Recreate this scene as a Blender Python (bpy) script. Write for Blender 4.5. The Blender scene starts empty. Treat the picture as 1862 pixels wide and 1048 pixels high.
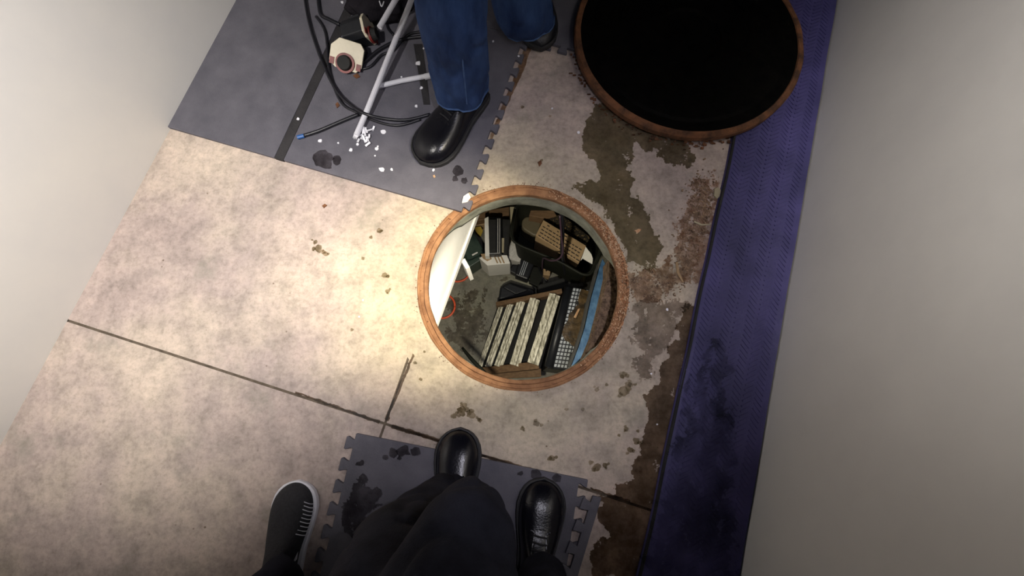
import bpy, bmesh, math, random
from mathutils import Vector, Matrix, noise
C = bpy.context.scene
COL = C.collection
random.seed(7)
PI = math.pi
# ---------------------------------------------------------------- camera
H = 1.15; F = 800.0; TILT = math.radians(13.0)
cam_d = bpy.data.cameras.new('camera'); cam = bpy.data.objects.new('camera', cam_d); COL.objects.link(cam)
cam.location = (0, 0, H); cam.rotation_euler = (TILT, 0, 0)
cam_d.sensor_width = 36; cam_d.lens = F / 1862 * 36; cam_d.clip_start = 0.02
C.camera = cam
# ---------------------------------------------------------------- world, lights, exposure
w = bpy.data.worlds.new('world'); C.world = w; w.use_nodes = True
w.node_tree.nodes['Background'].inputs[0].default_value = (0.55, 0.6, 0.8, 1)
w.node_tree.nodes['Background'].inputs[1].default_value = 0.02
C.view_settings.view_transform = 'Standard'; C.view_settings.look = 'None'
C.view_settings.exposure = 0.0; C.view_settings.gamma = 1.0; C.view_settings.use_curve_mapping = False

def aim(o, to):
    o.rotation_euler = (Vector(to) - o.location).to_track_quat('-Z', 'Y').to_euler()
def spot(name, loc, to, energy, color, size, blend, radius):
    l = bpy.data.lights.new(name, 'SPOT'); l.energy = energy; l.color = color
    l.spot_size = math.radians(size); l.spot_blend = blend; l.shadow_soft_size = radius
    o = bpy.data.objects.new(name, l); COL.objects.link(o); o.location = loc; aim(o, to); return o
def area(name, loc, to, energy, color, sx, sy):
    l = bpy.data.lights.new(name, 'AREA'); l.energy = energy; l.color = color; l.shape = 'RECTANGLE'; l.size = sx; l.size_y = sy
    o = bpy.data.objects.new(name, l); COL.objects.link(o); o.location = loc; aim(o, to); return o
spot('phone_flash', (0.15, 0.09, 1.20), (-0.02, 0.28, 0), 27, (0.90, 0.87, 1.0), 72, 1.0, 0.012)
spot('flashlight', (0.42, 0.10, 1.20), (-0.25, 0.32, -0.08), 165, (1.0, 0.89, 0.66), 34, 1.0, 0.02)
spot('left_side_fill', (-0.70, 0.05, 1.50), (-1.05, 0.52, 0), 128, (1.0, 0.95, 0.90), 78, 1.0, 0.05)  # light from the left; unseen source added to brighten wall and floor there
spot('right_wall_fill', (0.35, 0.22, 2.1), (1.25, 0.30, 0.85), 260, (1.0, 0.95, 0.90), 66, 1.0, 0.08)  # unseen source added only to brighten the pale right wall
spot('chamber_fill', (-0.15, -0.05, -0.25), (0.12, 0.75, -2.3), 72, (1.0, 0.93, 0.76), 110, 0.6, 0.04)  # unseen fill light added under the ceiling to lift the room below

# ---------------------------------------------------------------- helpers
sT, cT = math.sin(TILT), math.cos(TILT)
def P(px, py, z=0.0):
    """world point on the horizontal plane z seen at photograph pixel px, py"""
    v = (524 - py) / F; u = (px - 931) / F; d = (H - z) / (cT - v * sT)
    return Vector((u * d, d * (sT + v * cT), z))
def depth(px, py, z):
    return (H - z) / (cT - (524 - py) / F * sT)
RA = math.radians(-17.0)
U = Vector((math.cos(RA), math.sin(RA), 0)); V = Vector((-math.sin(RA), math.cos(RA), 0))
def root_loc(p):
    l = Vector((0, 0, 0))
    while p is not None:
        l += p.location; p = p.parent
    return l
def tag(o, label=None, cat=None, group=None, kind=None):
    if label: o['label'] = label
    if cat: o['category'] = cat
    if group: o['group'] = group
    if kind: o['kind'] = kind
    return o
def thing(name, label, cat, loc=(0, 0, 0), group=None):
    o = bpy.data.objects.new(name, None); COL.objects.link(o); o.location = loc; o.empty_display_size = 0.05
    return tag(o, label, cat, group)
def obj(name, bm, m, parent=None, smooth=False, bevel=0, origin=None):
    """bm holds world coordinates; the object's origin is its parent's, or its own base centre"""
    if parent is not None:
        o0 = root_loc(parent)
    elif origin is not None:
        o0 = Vector(origin)
    else:
        xs = [v.co.x for v in bm.verts]; ys = [v.co.y for v in bm.verts]; zs = [v.co.z for v in bm.verts]
        o0 = Vector(((min(xs) + max(xs)) / 2, (min(ys) + max(ys)) / 2, min(zs)))
    bmesh.ops.translate(bm, verts=bm.verts, vec=-o0)
    me = bpy.data.meshes.new(name); bm.to_mesh(me); bm.free()
    if smooth:
        for f in me.polygons: f.use_smooth = True
    ms = m if isinstance(m, (list, tuple)) else [m]
    for k in ms: me.materials.append(k)
    o = bpy.data.objects.new(name, me); COL.objects.link(o)
    if parent is not None: o.parent = parent
    else: o.location = o0
    if bevel:
        b = o.modifiers.new('bevel', 'BEVEL'); b.width = bevel; b.segments = 2; b.limit_method = 'ANGLE'; b.angle_limit = 0.7
    return o
def bake(o):
    dg = bpy.context.evaluated_depsgraph_get(); dg.update()
    me = bpy.data.meshes.new_from_object(o.evaluated_get(dg)); old = o.data
    o.modifiers.clear(); o.data = me; return o
def prism_bm(pts, z0, z1=None, bm=None):
    """pts: world xy(z) outline; extruded from z0 (bottom) to z1 (top)"""
    bm = bm or bmesh.new()
    a = [bm.verts.new((p[0], p[1], z0)) for p in pts]; b = [bm.verts.new((p[0], p[1], z1)) for p in pts]
    area2 = sum(pts[i][0] * pts[(i + 1) % len(pts)][1] - pts[(i + 1) % len(pts)][0] * pts[i][1] for i in range(len(pts)))
    if area2 < 0: a.reverse(); b.reverse()
    n = len(a)
    bm.faces.new(b); bm.faces.new(list(reversed(a)))
    for i in range(n): bm.faces.new((a[i], a[(i + 1) % n], b[(i + 1) % n], b[i]))
    return bm
def pix_prism(pxs, z0, z1, bm=None):
    return prism_bm([P(x, y, z1) for x, y in pxs], z0, z1, bm)
def hexa(bm, top, drop):
    """top: four world corners of any plane, drop: vector to the lower face"""
    t = [bm.verts.new(p) for p in top]; b = [bm.verts.new(Vector(p) + Vector(drop)) for p in top]
    fs = [bm.faces.new(t), bm.faces.new(list(reversed(b)))]
    for i in range(4): fs.append(bm.faces.new((t[i], b[i], b[(i + 1) % 4], t[(i + 1) % 4])))
    bmesh.ops.recalc_face_normals(bm, faces=fs)
    return bm
def box(bm, c, ax, ay, az):
    c, ax, ay, az = map(Vector, (c, ax, ay, az))
    top = [c + az - ax - ay, c + az + ax - ay, c + az + ax + ay, c + az - ax + ay]
    return hexa(bm, top, -2 * az)
def smooth_path(pts, n):
    pts = [Vector(p) for p in pts]
    if n <= 1: return pts
    out = []
    for i in range(len(pts) - 1):
        p0 = pts[max(i - 1, 0)]; p1 = pts[i]; p2 = pts[i + 1]; p3 = pts[min(i + 2, len(pts) - 1)]
        for k in range(n):
            t = k / n
            out.append(0.5 * ((2 * p1) + (-p0 + p2) * t + (2 * p0 - 5 * p1 + 4 * p2 - p3) * t * t + (-p0 + 3 * p1 - 3 * p2 + p3) * t ** 3))
    out.append(pts[-1]); return out
def tube(path, rad, n=8, seg=1, bm=None, cap=True, flat=1.0):
    """swept tube; rad a number or one per control point"""
    bm = bm or bmesh.new()
    if not isinstance(rad, (list, tuple)): rad = [rad] * len(path)
    q = smooth_path([Vector((*p, r)) if False else p for p in path], seg)
    rr = [v.x for v in smooth_path([(r, 0, 0) for r in rad], seg)]
    rings = []; up = None
    for i, p in enumerate(q):
        t = (q[min(i + 1, len(q) - 1)] - q[max(i - 1, 0)]).normalized()
        if up is None: up = Vector((0, 0, 1)) if abs(t.z) < 0.9 else Vector((0, 1, 0))
        s = t.cross(up).normalized(); up = s.cross(t).normalized()
        rings.append([bm.verts.new(p + (s * math.cos(a) + up * math.sin(a) * flat) * rr[i]) for a in [2 * PI * k / n for k in range(n)]])
    for a, b in zip(rings, rings[1:]):
        for k in range(n): bm.faces.new((a[k], b[k], b[(k + 1) % n], a[(k + 1) % n]))
    if cap: bm.faces.new(rings[0]); bm.faces.new(list(reversed(rings[-1])))
    bmesh.ops.recalc_face_normals(bm, faces=bm.faces)
    return bm
def lathe(prof, c, n=96, wob=0.0, seed=0, closed=True, arc=None):
    bm = bmesh.new(); rings = []
    for k in range(n):
        a = 2 * PI * k / n; ring = []
        for j, (r, z) in enumerate(prof):
            d = wob * noise.noise(Vector((math.cos(a) * 6 + seed, math.sin(a) * 6, j * 0.7))) if wob else 0
            ring.append(bm.verts.new((c[0] + (r + d) * math.cos(a), c[1] + (r + d) * math.sin(a), c[2] + z + d * 0.5)))
        rings.append(ring)
    m = len(prof)
    for k in range(n):
        a, b = rings[k], rings[(k + 1) % n]
        for j in range(m if closed else m - 1):
            bm.faces.new((a[j], a[(j + 1) % m], b[(j + 1) % m], b[j]))
    bmesh.ops.recalc_face_normals(bm, faces=bm.faces); return bm
def rough_poly(pxs, amp=3.0, step=4.0, seed=0, z=0.0):
    """pixel outline with ragged edge -> world outline"""
    out = []
    for i in range(len(pxs)):
        a = Vector((*pxs[i], 0)); b = Vector((*pxs[(i + 1) % len(pxs)], 0)); L = (b - a).length; n = max(1, int(L / step))
        for k in range(n):
            p = a.lerp(b, k / n)
            dx = noise.noise(Vector((p.x * .09, p.y * .09, seed))) + .6 * noise.noise(Vector((p.x * .3, p.y * .3, seed + 4)))
            dy = noise.noise(Vector((p.x * .09, p.y * .09, seed + 9))) + .6 * noise.noise(Vector((p.x * .3, p.y * .3, seed + 13)))
            out.append(P(p.x + dx * amp, p.y + dy * amp, z))
    return out
def flat_bm(pts, z, bm=None):
    bm = bm or bmesh.new(); vs = [bm.verts.new((p[0], p[1], z)) for p in pts]
    f = bm.faces.new(vs)
    f.normal_update()
    if f.normal.z < 0: f.normal_flip()
    return bm

# ---------------------------------------------------------------- materials
def mat(name, col, rough=0.6, col2=None, scale=8, bump=0.0, bscale=60, metal=0.0, spec=0.5, detail=6, lo=0.35, hi=0.65, stretch=None):
    m = bpy.data.materials.new(name); m.use_nodes = True; nt = m.node_tree; N = nt.nodes; L = nt.links
    b = N['Principled BSDF']; b.inputs['Roughness'].default_value = rough; b.inputs['Metallic'].default_value = metal
    b.inputs['Specular IOR Level'].default_value = spec
    b.inputs['Base Color'].default_value = (*col, 1)
    g = N.new('ShaderNodeNewGeometry'); src = g.outputs['Position']
    if stretch:
        mp = N.new('ShaderNodeMapping'); mp.inputs['Scale'].default_value = stretch; mp.inputs['Rotation'].default_value = (0, 0, -RA)
        L.new(src, mp.inputs[0]); src = mp.outputs[0]
    if col2:
        n = N.new('ShaderNodeTexNoise'); n.inputs['Scale'].default_value = scale; n.inputs['Detail'].default_value = detail; n.inputs['Roughness'].default_value = 0.62
        L.new(src, n.inputs['Vector'])
        r = N.new('ShaderNodeValToRGB'); r.color_ramp.elements[0].position = lo; r.color_ramp.elements[1].position = hi
        r.color_ramp.elements[0].color = (*col, 1); r.color_ramp.elements[1].color = (*col2, 1)
        L.new(n.outputs['Fac'], r.inputs[0]); L.new(r.outputs[0], b.inputs['Base Color'])
    if bump:
        n2 = N.new('ShaderNodeTexNoise'); n2.inputs['Scale'].default_value = bscale; n2.inputs['Detail'].default_value = 5
        L.new(src, n2.inputs['Vector'])
        bp = N.new('ShaderNodeBump'); bp.inputs['Strength'].default_value = bump; bp.inputs['Distance'].default_value = 0.004
        L.new(n2.outputs['Fac'], bp.inputs['Height']); L.new(bp.outputs[0], b.inputs['Normal'])
    return m
def concrete(name, tint=(1, 1, 1), dark=1.0, swirl=False):
    m = bpy.data.materials.new(name); m.use_nodes = True; nt = m.node_tree; N = nt.nodes; L = nt.links
    b = N['Principled BSDF']; b.inputs['Specular IOR Level'].default_value = 0.35
    g = N.new('ShaderNodeNewGeometry')
    def nz(scale, det, off=0, rg=.6):
        n = N.new('ShaderNodeTexNoise'); n.inputs['Scale'].default_value = scale; n.inputs['Detail'].default_value = det; n.inputs['Roughness'].default_value = rg
        mp = N.new('ShaderNodeMapping'); mp.inputs['Location'].default_value = (off, off * .7, 0); L.new(g.outputs['Position'], mp.inputs[0]); L.new(mp.outputs[0], n.inputs['Vector']); return n.outputs['Fac']
    def ramp(src, stops):
        r = N.new('ShaderNodeValToRGB'); e = r.color_ramp.elements
        while len(e) < len(stops): e.new(0.5)
        for k, (p, c) in enumerate(stops):
            e[k].position = p; e[k].color = (c[0] * dark * tint[0], c[1] * dark * tint[1], c[2] * dark * tint[2], 1) if len(c) == 3 else c
        L.new(src, r.inputs[0]); return r.outputs[0]
    def mix(a, bb, f, mode='MIX'):
        x = N.new('ShaderNodeMix'); x.data_type = 'RGBA'; x.blend_type = mode
        L.new(a, x.inputs[6]); L.new(bb, x.inputs[7])
        if isinstance(f, float): x.inputs[0].default_value = f
        else: L.new(f, x.inputs[0])
        return x.outputs[2]
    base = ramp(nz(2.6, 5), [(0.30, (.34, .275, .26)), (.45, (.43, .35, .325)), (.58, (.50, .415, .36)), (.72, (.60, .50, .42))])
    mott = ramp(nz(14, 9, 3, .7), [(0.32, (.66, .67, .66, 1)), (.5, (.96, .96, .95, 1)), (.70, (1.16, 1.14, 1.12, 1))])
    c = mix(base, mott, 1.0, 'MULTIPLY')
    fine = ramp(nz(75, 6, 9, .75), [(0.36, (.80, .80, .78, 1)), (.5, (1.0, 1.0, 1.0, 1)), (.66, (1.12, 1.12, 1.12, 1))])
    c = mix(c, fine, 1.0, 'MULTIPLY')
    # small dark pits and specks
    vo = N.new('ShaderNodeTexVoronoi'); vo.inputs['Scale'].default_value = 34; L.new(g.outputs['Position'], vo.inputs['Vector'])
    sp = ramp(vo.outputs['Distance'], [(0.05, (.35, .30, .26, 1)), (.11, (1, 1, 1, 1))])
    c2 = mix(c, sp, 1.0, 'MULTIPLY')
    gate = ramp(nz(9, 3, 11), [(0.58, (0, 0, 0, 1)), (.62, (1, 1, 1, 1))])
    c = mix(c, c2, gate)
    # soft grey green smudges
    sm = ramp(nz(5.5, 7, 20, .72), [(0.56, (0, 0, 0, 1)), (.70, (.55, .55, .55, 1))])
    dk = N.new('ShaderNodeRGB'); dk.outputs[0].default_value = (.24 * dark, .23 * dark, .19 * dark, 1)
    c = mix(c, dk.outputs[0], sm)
    if swirl:   # trowel rings around the manhole collar
        sub = N.new('ShaderNodeVectorMath'); sub.operation = 'SUBTRACT'; sub.inputs[1].default_value = (.031, .283, 0); L.new(g.outputs['Position'], sub.inputs[0])
        ln = N.new('ShaderNodeVectorMath'); ln.operation = 'LENGTH'; L.new(sub.outputs[0], ln.inputs[0])
        n1 = nz(4, 3, 5); ma = N.new('ShaderNodeMath'); ma.operation = 'MULTIPLY_ADD'; ma.inputs[1].default_value = .12; L.new(n1, ma.inputs[0]); L.new(ln.outputs['Value'], ma.inputs[2])
        n3 = N.new('ShaderNodeTexNoise'); n3.noise_dimensions = '1D'; n3.inputs['Scale'].default_value = 28; n3.inputs['Detail'].default_value = 6; L.new(ma.outputs[0], n3.inputs['W'])
        rr = ramp(n3.outputs['Fac'], [(0.34, (.80, .81, .76, 1)), (.6, (1.06, 1.06, 1.0, 1))])
        c = mix(c, rr, 0.30, 'MULTIPLY')
        rad = ramp(ln.outputs['Value'], [(0.34, (.90, .93, .80, 1)), (.56, (1.0, 1.0, 1.0, 1))])
        c = mix(c, rad, 1.0, 'MULTIPLY')
    L.new(c, b.inputs['Base Color'])
    rr = ramp(nz(11, 5, 7), [(0.3, (.55, .55, .55, 1)), (.7, (.8, .8, .8, 1))]); L.new(rr, b.inputs['Roughness'])
    bp = N.new('ShaderNodeBump'); bp.inputs['Strength'].default_value = 0.35; bp.inputs['Distance'].default_value = 0.002
    L.new(nz(90, 8, 1, .7), bp.inputs['Height']); L.new(bp.outputs[0], b.inputs['Normal'])
    return m
def film(name, col, col2, scale=18, gloss=0.015, rough=0.35):
    """thin wet or greasy film: tints what lies beneath it"""
    m = bpy.data.materials.new(name); m.use_nodes = True; nt = m.node_tree; N = nt.nodes; L = nt.links
    N.remove(N['Principled BSDF']); out = N['Material Output']
    g = N.new('ShaderNodeNewGeometry'); n = N.new('ShaderNodeTexNoise'); n.inputs['Scale'].default_value = scale; n.inputs['Detail'].default_value = 7; n.inputs['Roughness'].default_value = .68
    L.new(g.outputs['Position'], n.inputs['Vector'])
    r = N.new('ShaderNodeValToRGB'); r.color_ramp.elements[0].position = .36; r.color_ramp.elements[1].position = .66
    r.color_ramp.elements[0].color = (*col, 1); r.color_ramp.elements[1].color = (*col2, 1); L.new(n.outputs['Fac'], r.inputs[0])
    t = N.new('ShaderNodeBsdfTransparent'); L.new(r.outputs[0], t.inputs[0])
    gl = N.new('ShaderNodeBsdfGlossy'); gl.inputs['Roughness'].default_value = rough
    mx = N.new('ShaderNodeMixShader'); mx.inputs[0].default_value = gloss; L.new(t.outputs[0], mx.inputs[1]); L.new(gl.outputs[0], mx.inputs[2]); L.new(mx.outputs[0], out.inputs[0])
    return m
M = {}
M['floor'] = concrete('concrete_floor', swirl=True)
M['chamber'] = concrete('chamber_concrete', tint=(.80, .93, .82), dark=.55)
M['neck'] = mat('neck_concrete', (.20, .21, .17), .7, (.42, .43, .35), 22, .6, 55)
M['neck_white'] = mat('white_paint', (.80, .78, .73), .5, (.86, .84, .79), 9, .1, 70)
M['soil'] = mat('joint_dirt', (.06, .045, .03), .9, (.14, .11, .08), 40, .4, 120)
M['rust'] = mat('rusty_iron', (.13, .052, .020), .85, (.37, .19, .085), 26, .7, 90, metal=.0, detail=10, lo=.27, hi=.70)
M['rust_dark'] = mat('dark_rust', (.05, .022, .010), .8, (.20, .08, .032), 26, .6, 90, metal=.15)
M['flake'] = mat('rust_flake', (.36, .13, .04), .8, (.55, .40, .24), 120, .3, 200)
M['mat'] = mat('grey_foam', (.080, .078, .096), .75, (.118, .113, .135), 12, .35, 420)
M['blue'] = mat('blue_rubber', (.018, .017, .072), .6, (.070, .060, .20), 4.5, .4, 90, detail=9, lo=.3, hi=.7)
M['wallp'] = mat('painted_plaster', (.68, .665, .65), .8, (.76, .745, .72), 2.2, .08, 40)
M['walll'] = mat('white_plaster', (.74, .73, .72), .8, (.82, .80, .76), 1.8, .08, 40)
M['leather'] = mat('black_leather', (.003, .003, .005), .24, (.005, .005, .008), 20, .12, 240, spec=.33)
M['leather_matt'] = mat('matt_black_leather', (.007, .007, .009), .42, (.012, .012, .015), 20, .3, 160, spec=.4)
M['sole'] = mat('black_rubber', (.012, .012, .013), .6, (.022, .022, .024), 30, .2, 100)
M['lace'] = mat('black_lace', (.012, .012, .014), .8, bump=.4, bscale=500)
M['trouser'] = mat('dark_trouser_cloth', (.009, .0095, .014), .9, (.019, .020, .029), 14, .35, 380, spec=.05)
M['denim'] = mat('blue_denim', (.008, .020, .068), .85, (.035, .072, .185), 9, .5, 520, spec=.2, lo=.3, hi=.72, stretch=(2.4, .9, .9))
M['seam'] = mat('denim_seam', (.03, .06, .15), .85, (.06, .11, .23), 40, .3, 400, spec=.2)
M['iron'] = mat('black_iron', (.0006, .0006, .0006), .6, (.003, .0025, .002), 30, .4, 120, spec=.06)
M['whitetube'] = mat('white_enamel', (.60, .60, .66), .4, (.70, .70, .74), 14, .1, 80)
M['chip'] = mat('white_chip', (.80, .80, .85), .5)
M['cable'] = mat('black_cable', (.010, .010, .014), .38, spec=.5)
M['cable_purple'] = mat('purple_cable', (.045, .025, .040), .4, spec=.5)
M['bluetip'] = mat('blue_plastic', (.02, .10, .32), .4)
M['black'] = mat('black_plastic', (.012, .013, .016), .4, (.014, .015, .018), 20, .2, 60, spec=.35)
M['blackm'] = mat('matt_black', (.008, .008, .008), .8, (.014, .014, .013), 20, .3, 60)
M['cream'] = mat('cream_plastic', (.58, .53, .40), .5, (.66, .60, .46), 30, .1, 80)
M['red'] = mat('red_plastic', (.12, .012, .010), .5, (.20, .022, .016), 40)
M['darkcloth'] = mat('black_cloth', (.010, .009, .012), .9, (.018, .016, .02), 12, .5, 300, spec=.1)
M['strip'] = mat('black_tape', (.014, .013, .015), .7, (.026, .024, .026), 20, .3, 120)
M['wood'] = mat('brown_wood', (.10, .055, .025), .7, (.18, .105, .05), 10, .4, 50, stretch=(1, 8, 8))
M['silver'] = mat('worn_metal', (.20, .185, .12), .5, (.86, .82, .66), 34, .8, 42, metal=.0, lo=.34, hi=.58, stretch=(2, .6, 1))
M['cardb'] = mat('cardboard', (.30, .20, .10), .8, (.37, .25, .135), 20, .1, 60)
M['ink'] = mat('dark_ink', (.03, .02, .015), .8)
M['paper'] = mat('white_card', (.74, .72, .66), .6, (.80, .78, .72), 20)
M['papers'] = mat('paper_stack', (.36, .35, .32), .7, (.58, .56, .52), 90, stretch=(1, 1, 10))
M['green'] = mat('dark_green_metal', (.028, .050, .038), .45, (.045, .070, .052), 18, .2, 60)
M['tub'] = mat('dark_olive_plastic', (.006, .007, .005), .6, (.013, .014, .009), 7, .2, 60, spec=.2)
M['basin'] = mat('olive_basin', (.09, .075, .045), .55, (.12, .10, .06), 8)
M['gold'] = mat('speckled_pack', (.010, .008, .006), .5, (.22, .15, .06), 75, .2, 60, lo=.52, hi=.66)
M['beige'] = mat('beige_card', (.30, .26, .17), .7, (.38, .33, .22), 14)
M['orange'] = mat('orange_hose', (.72, .10, .035), .45)
M['bluesteel'] = mat('blue_painted_steel', (.015, .045, .10), .5, (.045, .10, .18), 26, .5, 60)
M['mud'] = mat('wet_mud', (.020, .014, .007), .35, (.12, .075, .030), 16, .6, 50, detail=9)
M['grid'] = mat('dark_grid_plastic', (.035, .037, .037), .35, (.09, .095, .10), 12, .3, 60)
M['gridlight'] = mat('grid_gap', (.26, .28, .30), .45, (.46, .49, .52), 10)
M['dirt'] = mat('brown_debris', (.08, .050, .030), .9, (.36, .24, .15), 60, .9, 60, detail=10, lo=.35, hi=.68)
M['yellow'] = mat('mustard_plastic', (.38, .26, .03), .6)
M['knit'] = mat('black_knit', (.010, .010, .014), .8, (.022, .022, .028), 160, .8, 420)
M['whiterub'] = mat('white_rubber', (.70, .70, .76), .5)
M['wet'] = film('wet_film', (.45, .43, .35), (.62, .60, .52), 16)
M['wetsoft'] = film('damp_film', (.55, .52, .49), (.82, .79, .77), 22)
M['grime'] = film('grime_film', (.32, .27, .21), (.60, .53, .46), 20)
M['spotf'] = film('spot_film', (.50, .47, .38), (.80, .77, .70), 40)
M['dust'] = film('brown_dust_film', (.58, .46, .38), (.95, .90, .86), 46, 0.0)
M['scuff'] = film('scuff_film', (.62, .64, .60), (.98, .98, .98), 9, 0.0)
M['matwet'] = film('mat_wet_film', (.42, .40, .40), (.70, .68, .68), 24)
M['rustline'] = film('rust_line_film', (.52, .42, .32), (.80, .72, .65), 30, 0.0)

# ================================================================ the setting
RC = Vector((.030, .280, 0)); RO = .2850; RI = .2570; NB = Vector((.0275, .2835, -.1)); COLR = .36
def bool_cut(o, bm_cut, op='DIFFERENCE'):
    me = bpy.data.meshes.new('cutter'); bm_cut.to_mesh(me); bm_cut.free()
    c = bpy.data.objects.new('cutter', me); COL.objects.link(c)
    b = o.modifiers.new('b', 'BOOLEAN'); b.operation = op; b.object = c; b.solver = 'EXACT'
    bake(o); bpy.data.objects.remove(c); bpy.data.meshes.remove(me)
def disc_pts(c, r, n=160):
    return [(c[0] + r * math.cos(2 * PI * k / n), c[1] + r * math.sin(2 * PI * k / n)) for k in range(n)]
floor = thing('floor', None, None); floor['kind'] = 'structure'; floor['label'] = 'pinkish grey concrete floor with saw-cut joints around the manhole'
J1 = P(538, 715); J2 = P(700, 785)
# origin of the slab grid at the joint crossing, room axes U, V
X0 = P(700, 771)
def grid(a, b): return X0 + U * a + V * b
gap = .0032
us = [-3.0, -gap, gap, 3.2]; 
cells = [(-3.0, -gap, gap, 3.4), (gap, 3.4, gap, 3.4), (-3.0, -gap, -2.2, -gap), (gap, 3.4, -2.2, -gap)]
for (a0, a1, b0, b1) in cells:
    o = obj('slab', prism_bm([grid(a0, b0), grid(a1, b0), grid(a1, b1), grid(a0, b1)], -.10, 0), M['floor'], floor)
    bool_cut(o, prism_bm(disc_pts(RC, COLR), -.2, .1))
o = obj('joint_fill', prism_bm([grid(-gap, -2.2), grid(gap, -2.2), grid(gap, 3.4), grid(-gap, 3.4)], -.10, -.0035), M['soil'], floor)
bool_cut(o, prism_bm(disc_pts(RC, COLR - .001), -.2, .1))
o = obj('joint_fill', prism_bm([grid(-3, -gap), grid(-gap, -gap), grid(-gap, gap), grid(-3, gap)], -.10, -.0035), M['soil'], floor)
o = obj('joint_fill', prism_bm([grid(gap, -gap), grid(3.4, -gap), grid(3.4, gap), grid(gap, gap)], -.10, -.0035), M['soil'], floor)
obj('concrete_collar', lathe([(RO - .004, 0), (COLR, 0), (COLR, -.1), (RO - .004, -.1)], RC, 160), M['floor'], floor)
# neck of the opening
bm = bmesh.new(); n = 160; prof = [(RI + .001, 0, -.004), (RI + .000, .08, -.010), (RI + .002, .45, -.045), (RI + .003, .85, -.082), (RI + .004, 1, -.09), (RI + .06, 1, -.09), (RI + .06, 0, -.020)]
rings = []
for k in range(n):
    a = 2 * PI * k / n; ring = []
    for j, (r, t, z) in enumerate(prof):
        c = RC.lerp(Vector((NB.x, NB.y, 0)), t); d = .0035 * noise.noise(Vector((math.cos(a) * 5, math.sin(a) * 5, j * .6))) if j < 5 else 0
        fl = max(0.0, math.cos(min(PI / 2, abs(math.radians(-10) - (a if a < PI else a - 2 * PI)) * 2.9))) ** .6 * .030 * min(1, t * 1.6)
        fl += max(0.0, math.cos(min(PI / 2, abs(math.radians(178) - (a if a > 0 else a + 2 * PI)) * 2.0))) ** .6 * .026 * min(1, t * 1.6)
        ring.append(bm.verts.new((c.x + (r + d + fl) * math.cos(a), c.y + (r + d + fl) * math.sin(a), z)))
    rings.append(ring)
for k in range(n):
    a, b = rings[k], rings[(k + 1) % n]
    for j in range(len(prof)): bm.faces.new((a[j], a[(j + 1) % len(prof)], b[(j + 1) % len(prof)], b[j]))
bmesh.ops.recalc_face_normals(bm, faces=bm.faces)
o = obj('opening_neck', bm, M['neck'], floor, smooth=True)

# room walls either side
def wall(name, a, b, z0, z1, th, m, label, out):
    """a, b base line points; th thickness away from the room along out"""
    o = obj(name, hexa(bmesh.new(), [Vector((*a, z1)), Vector((*b, z1)), Vector((*b, z1)) + out * th, Vector((*a, z1)) + out * th], (0, 0, z0 - z1)), m)
    return tag(o, label, kind='structure')
BW = P(1341, 1048); wr0 = BW - V * .6; wr1 = BW + V * 2.6
wall('wall_right', wr0.xy, wr1.xy, 0, 2.5, .1, M['wallp'], 'plain pale grey plastered wall beyond the blue mat', U)
LW = Vector((-.86, 1.2, 0)); wl0 = LW - V * 2.4; wl1 = LW + V * 1.0
wall('wall_left', wl0.xy, wl1.xy, 0, 2.5, .1, M['walll'], 'bright white plastered wall left of the manhole', -U)

# chamber below
ZF = -2.3
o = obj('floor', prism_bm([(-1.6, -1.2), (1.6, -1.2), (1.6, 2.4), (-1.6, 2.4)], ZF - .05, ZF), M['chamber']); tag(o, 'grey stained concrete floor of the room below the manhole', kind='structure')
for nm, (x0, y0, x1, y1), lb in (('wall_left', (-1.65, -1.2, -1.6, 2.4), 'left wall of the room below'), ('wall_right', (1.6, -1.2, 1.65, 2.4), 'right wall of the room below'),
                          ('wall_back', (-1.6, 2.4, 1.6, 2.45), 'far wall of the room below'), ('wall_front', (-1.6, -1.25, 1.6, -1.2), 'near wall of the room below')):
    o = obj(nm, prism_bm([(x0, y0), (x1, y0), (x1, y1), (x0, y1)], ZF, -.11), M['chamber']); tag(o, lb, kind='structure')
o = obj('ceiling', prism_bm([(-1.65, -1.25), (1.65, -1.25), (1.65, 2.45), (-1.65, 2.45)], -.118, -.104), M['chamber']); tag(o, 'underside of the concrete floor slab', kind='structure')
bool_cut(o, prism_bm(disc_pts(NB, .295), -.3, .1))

# ================================================================ the manhole frame (rusty ring)
ring = thing('manhole', 'round rusty iron manhole frame set in the concrete floor', 'manhole frame', RC)
obj('rim', lathe([(RI - .001, -.002), (RI + .002, .0012), (RI + .009, .0014), (RI + .011, -.003), (RI + .020, -.003), (RI + .022, .0015), (RO - .004, .002), (RO, .0005), (RO, -.016), (RI - .001, -.016)], RC, 200, .0018, 3), M['rust'], ring)
# flaky corroded stretch on the right
bm = bmesh.new(); rnd = random.Random(5)
for k in range(900):
    a = math.radians(rnd.triangular(-62, 78, 22)); r = rnd.uniform(RI, RO)
    p = Vector((RC.x + r * math.cos(a), RC.y + r * math.sin(a), .0018)); s = rnd.uniform(.0005, .0026); th = rnd.uniform(0, PI)
    box(bm, p, (s * math.cos(th), s * math.sin(th), rnd.uniform(-.3, .3) * s), (-s * .5 * math.sin(th), s * .5 * math.cos(th), 0), (0, 0, rnd.uniform(.0004, .0016)))
tag(obj('rust_flakes', bm, M['flake'], ring), kind='stuff')
bm = bmesh.new()
for k in range(260):
    a = rnd.uniform(0, 2 * PI); r = rnd.gauss(RO, .006)
    p = Vector((RC.x + r * math.cos(a), RC.y + r * math.sin(a), .001)); s = rnd.uniform(.0004, .0014); th = rnd.uniform(0, PI)
    box(bm, p, (s * math.cos(th), s * math.sin(th), 0), (-s * .6 * math.sin(th), s * .6 * math.cos(th), 0), (0, 0, .0008))
tag(obj('rust_crumbs', bm, M['rust_dark'], ring), kind='stuff')

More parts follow.
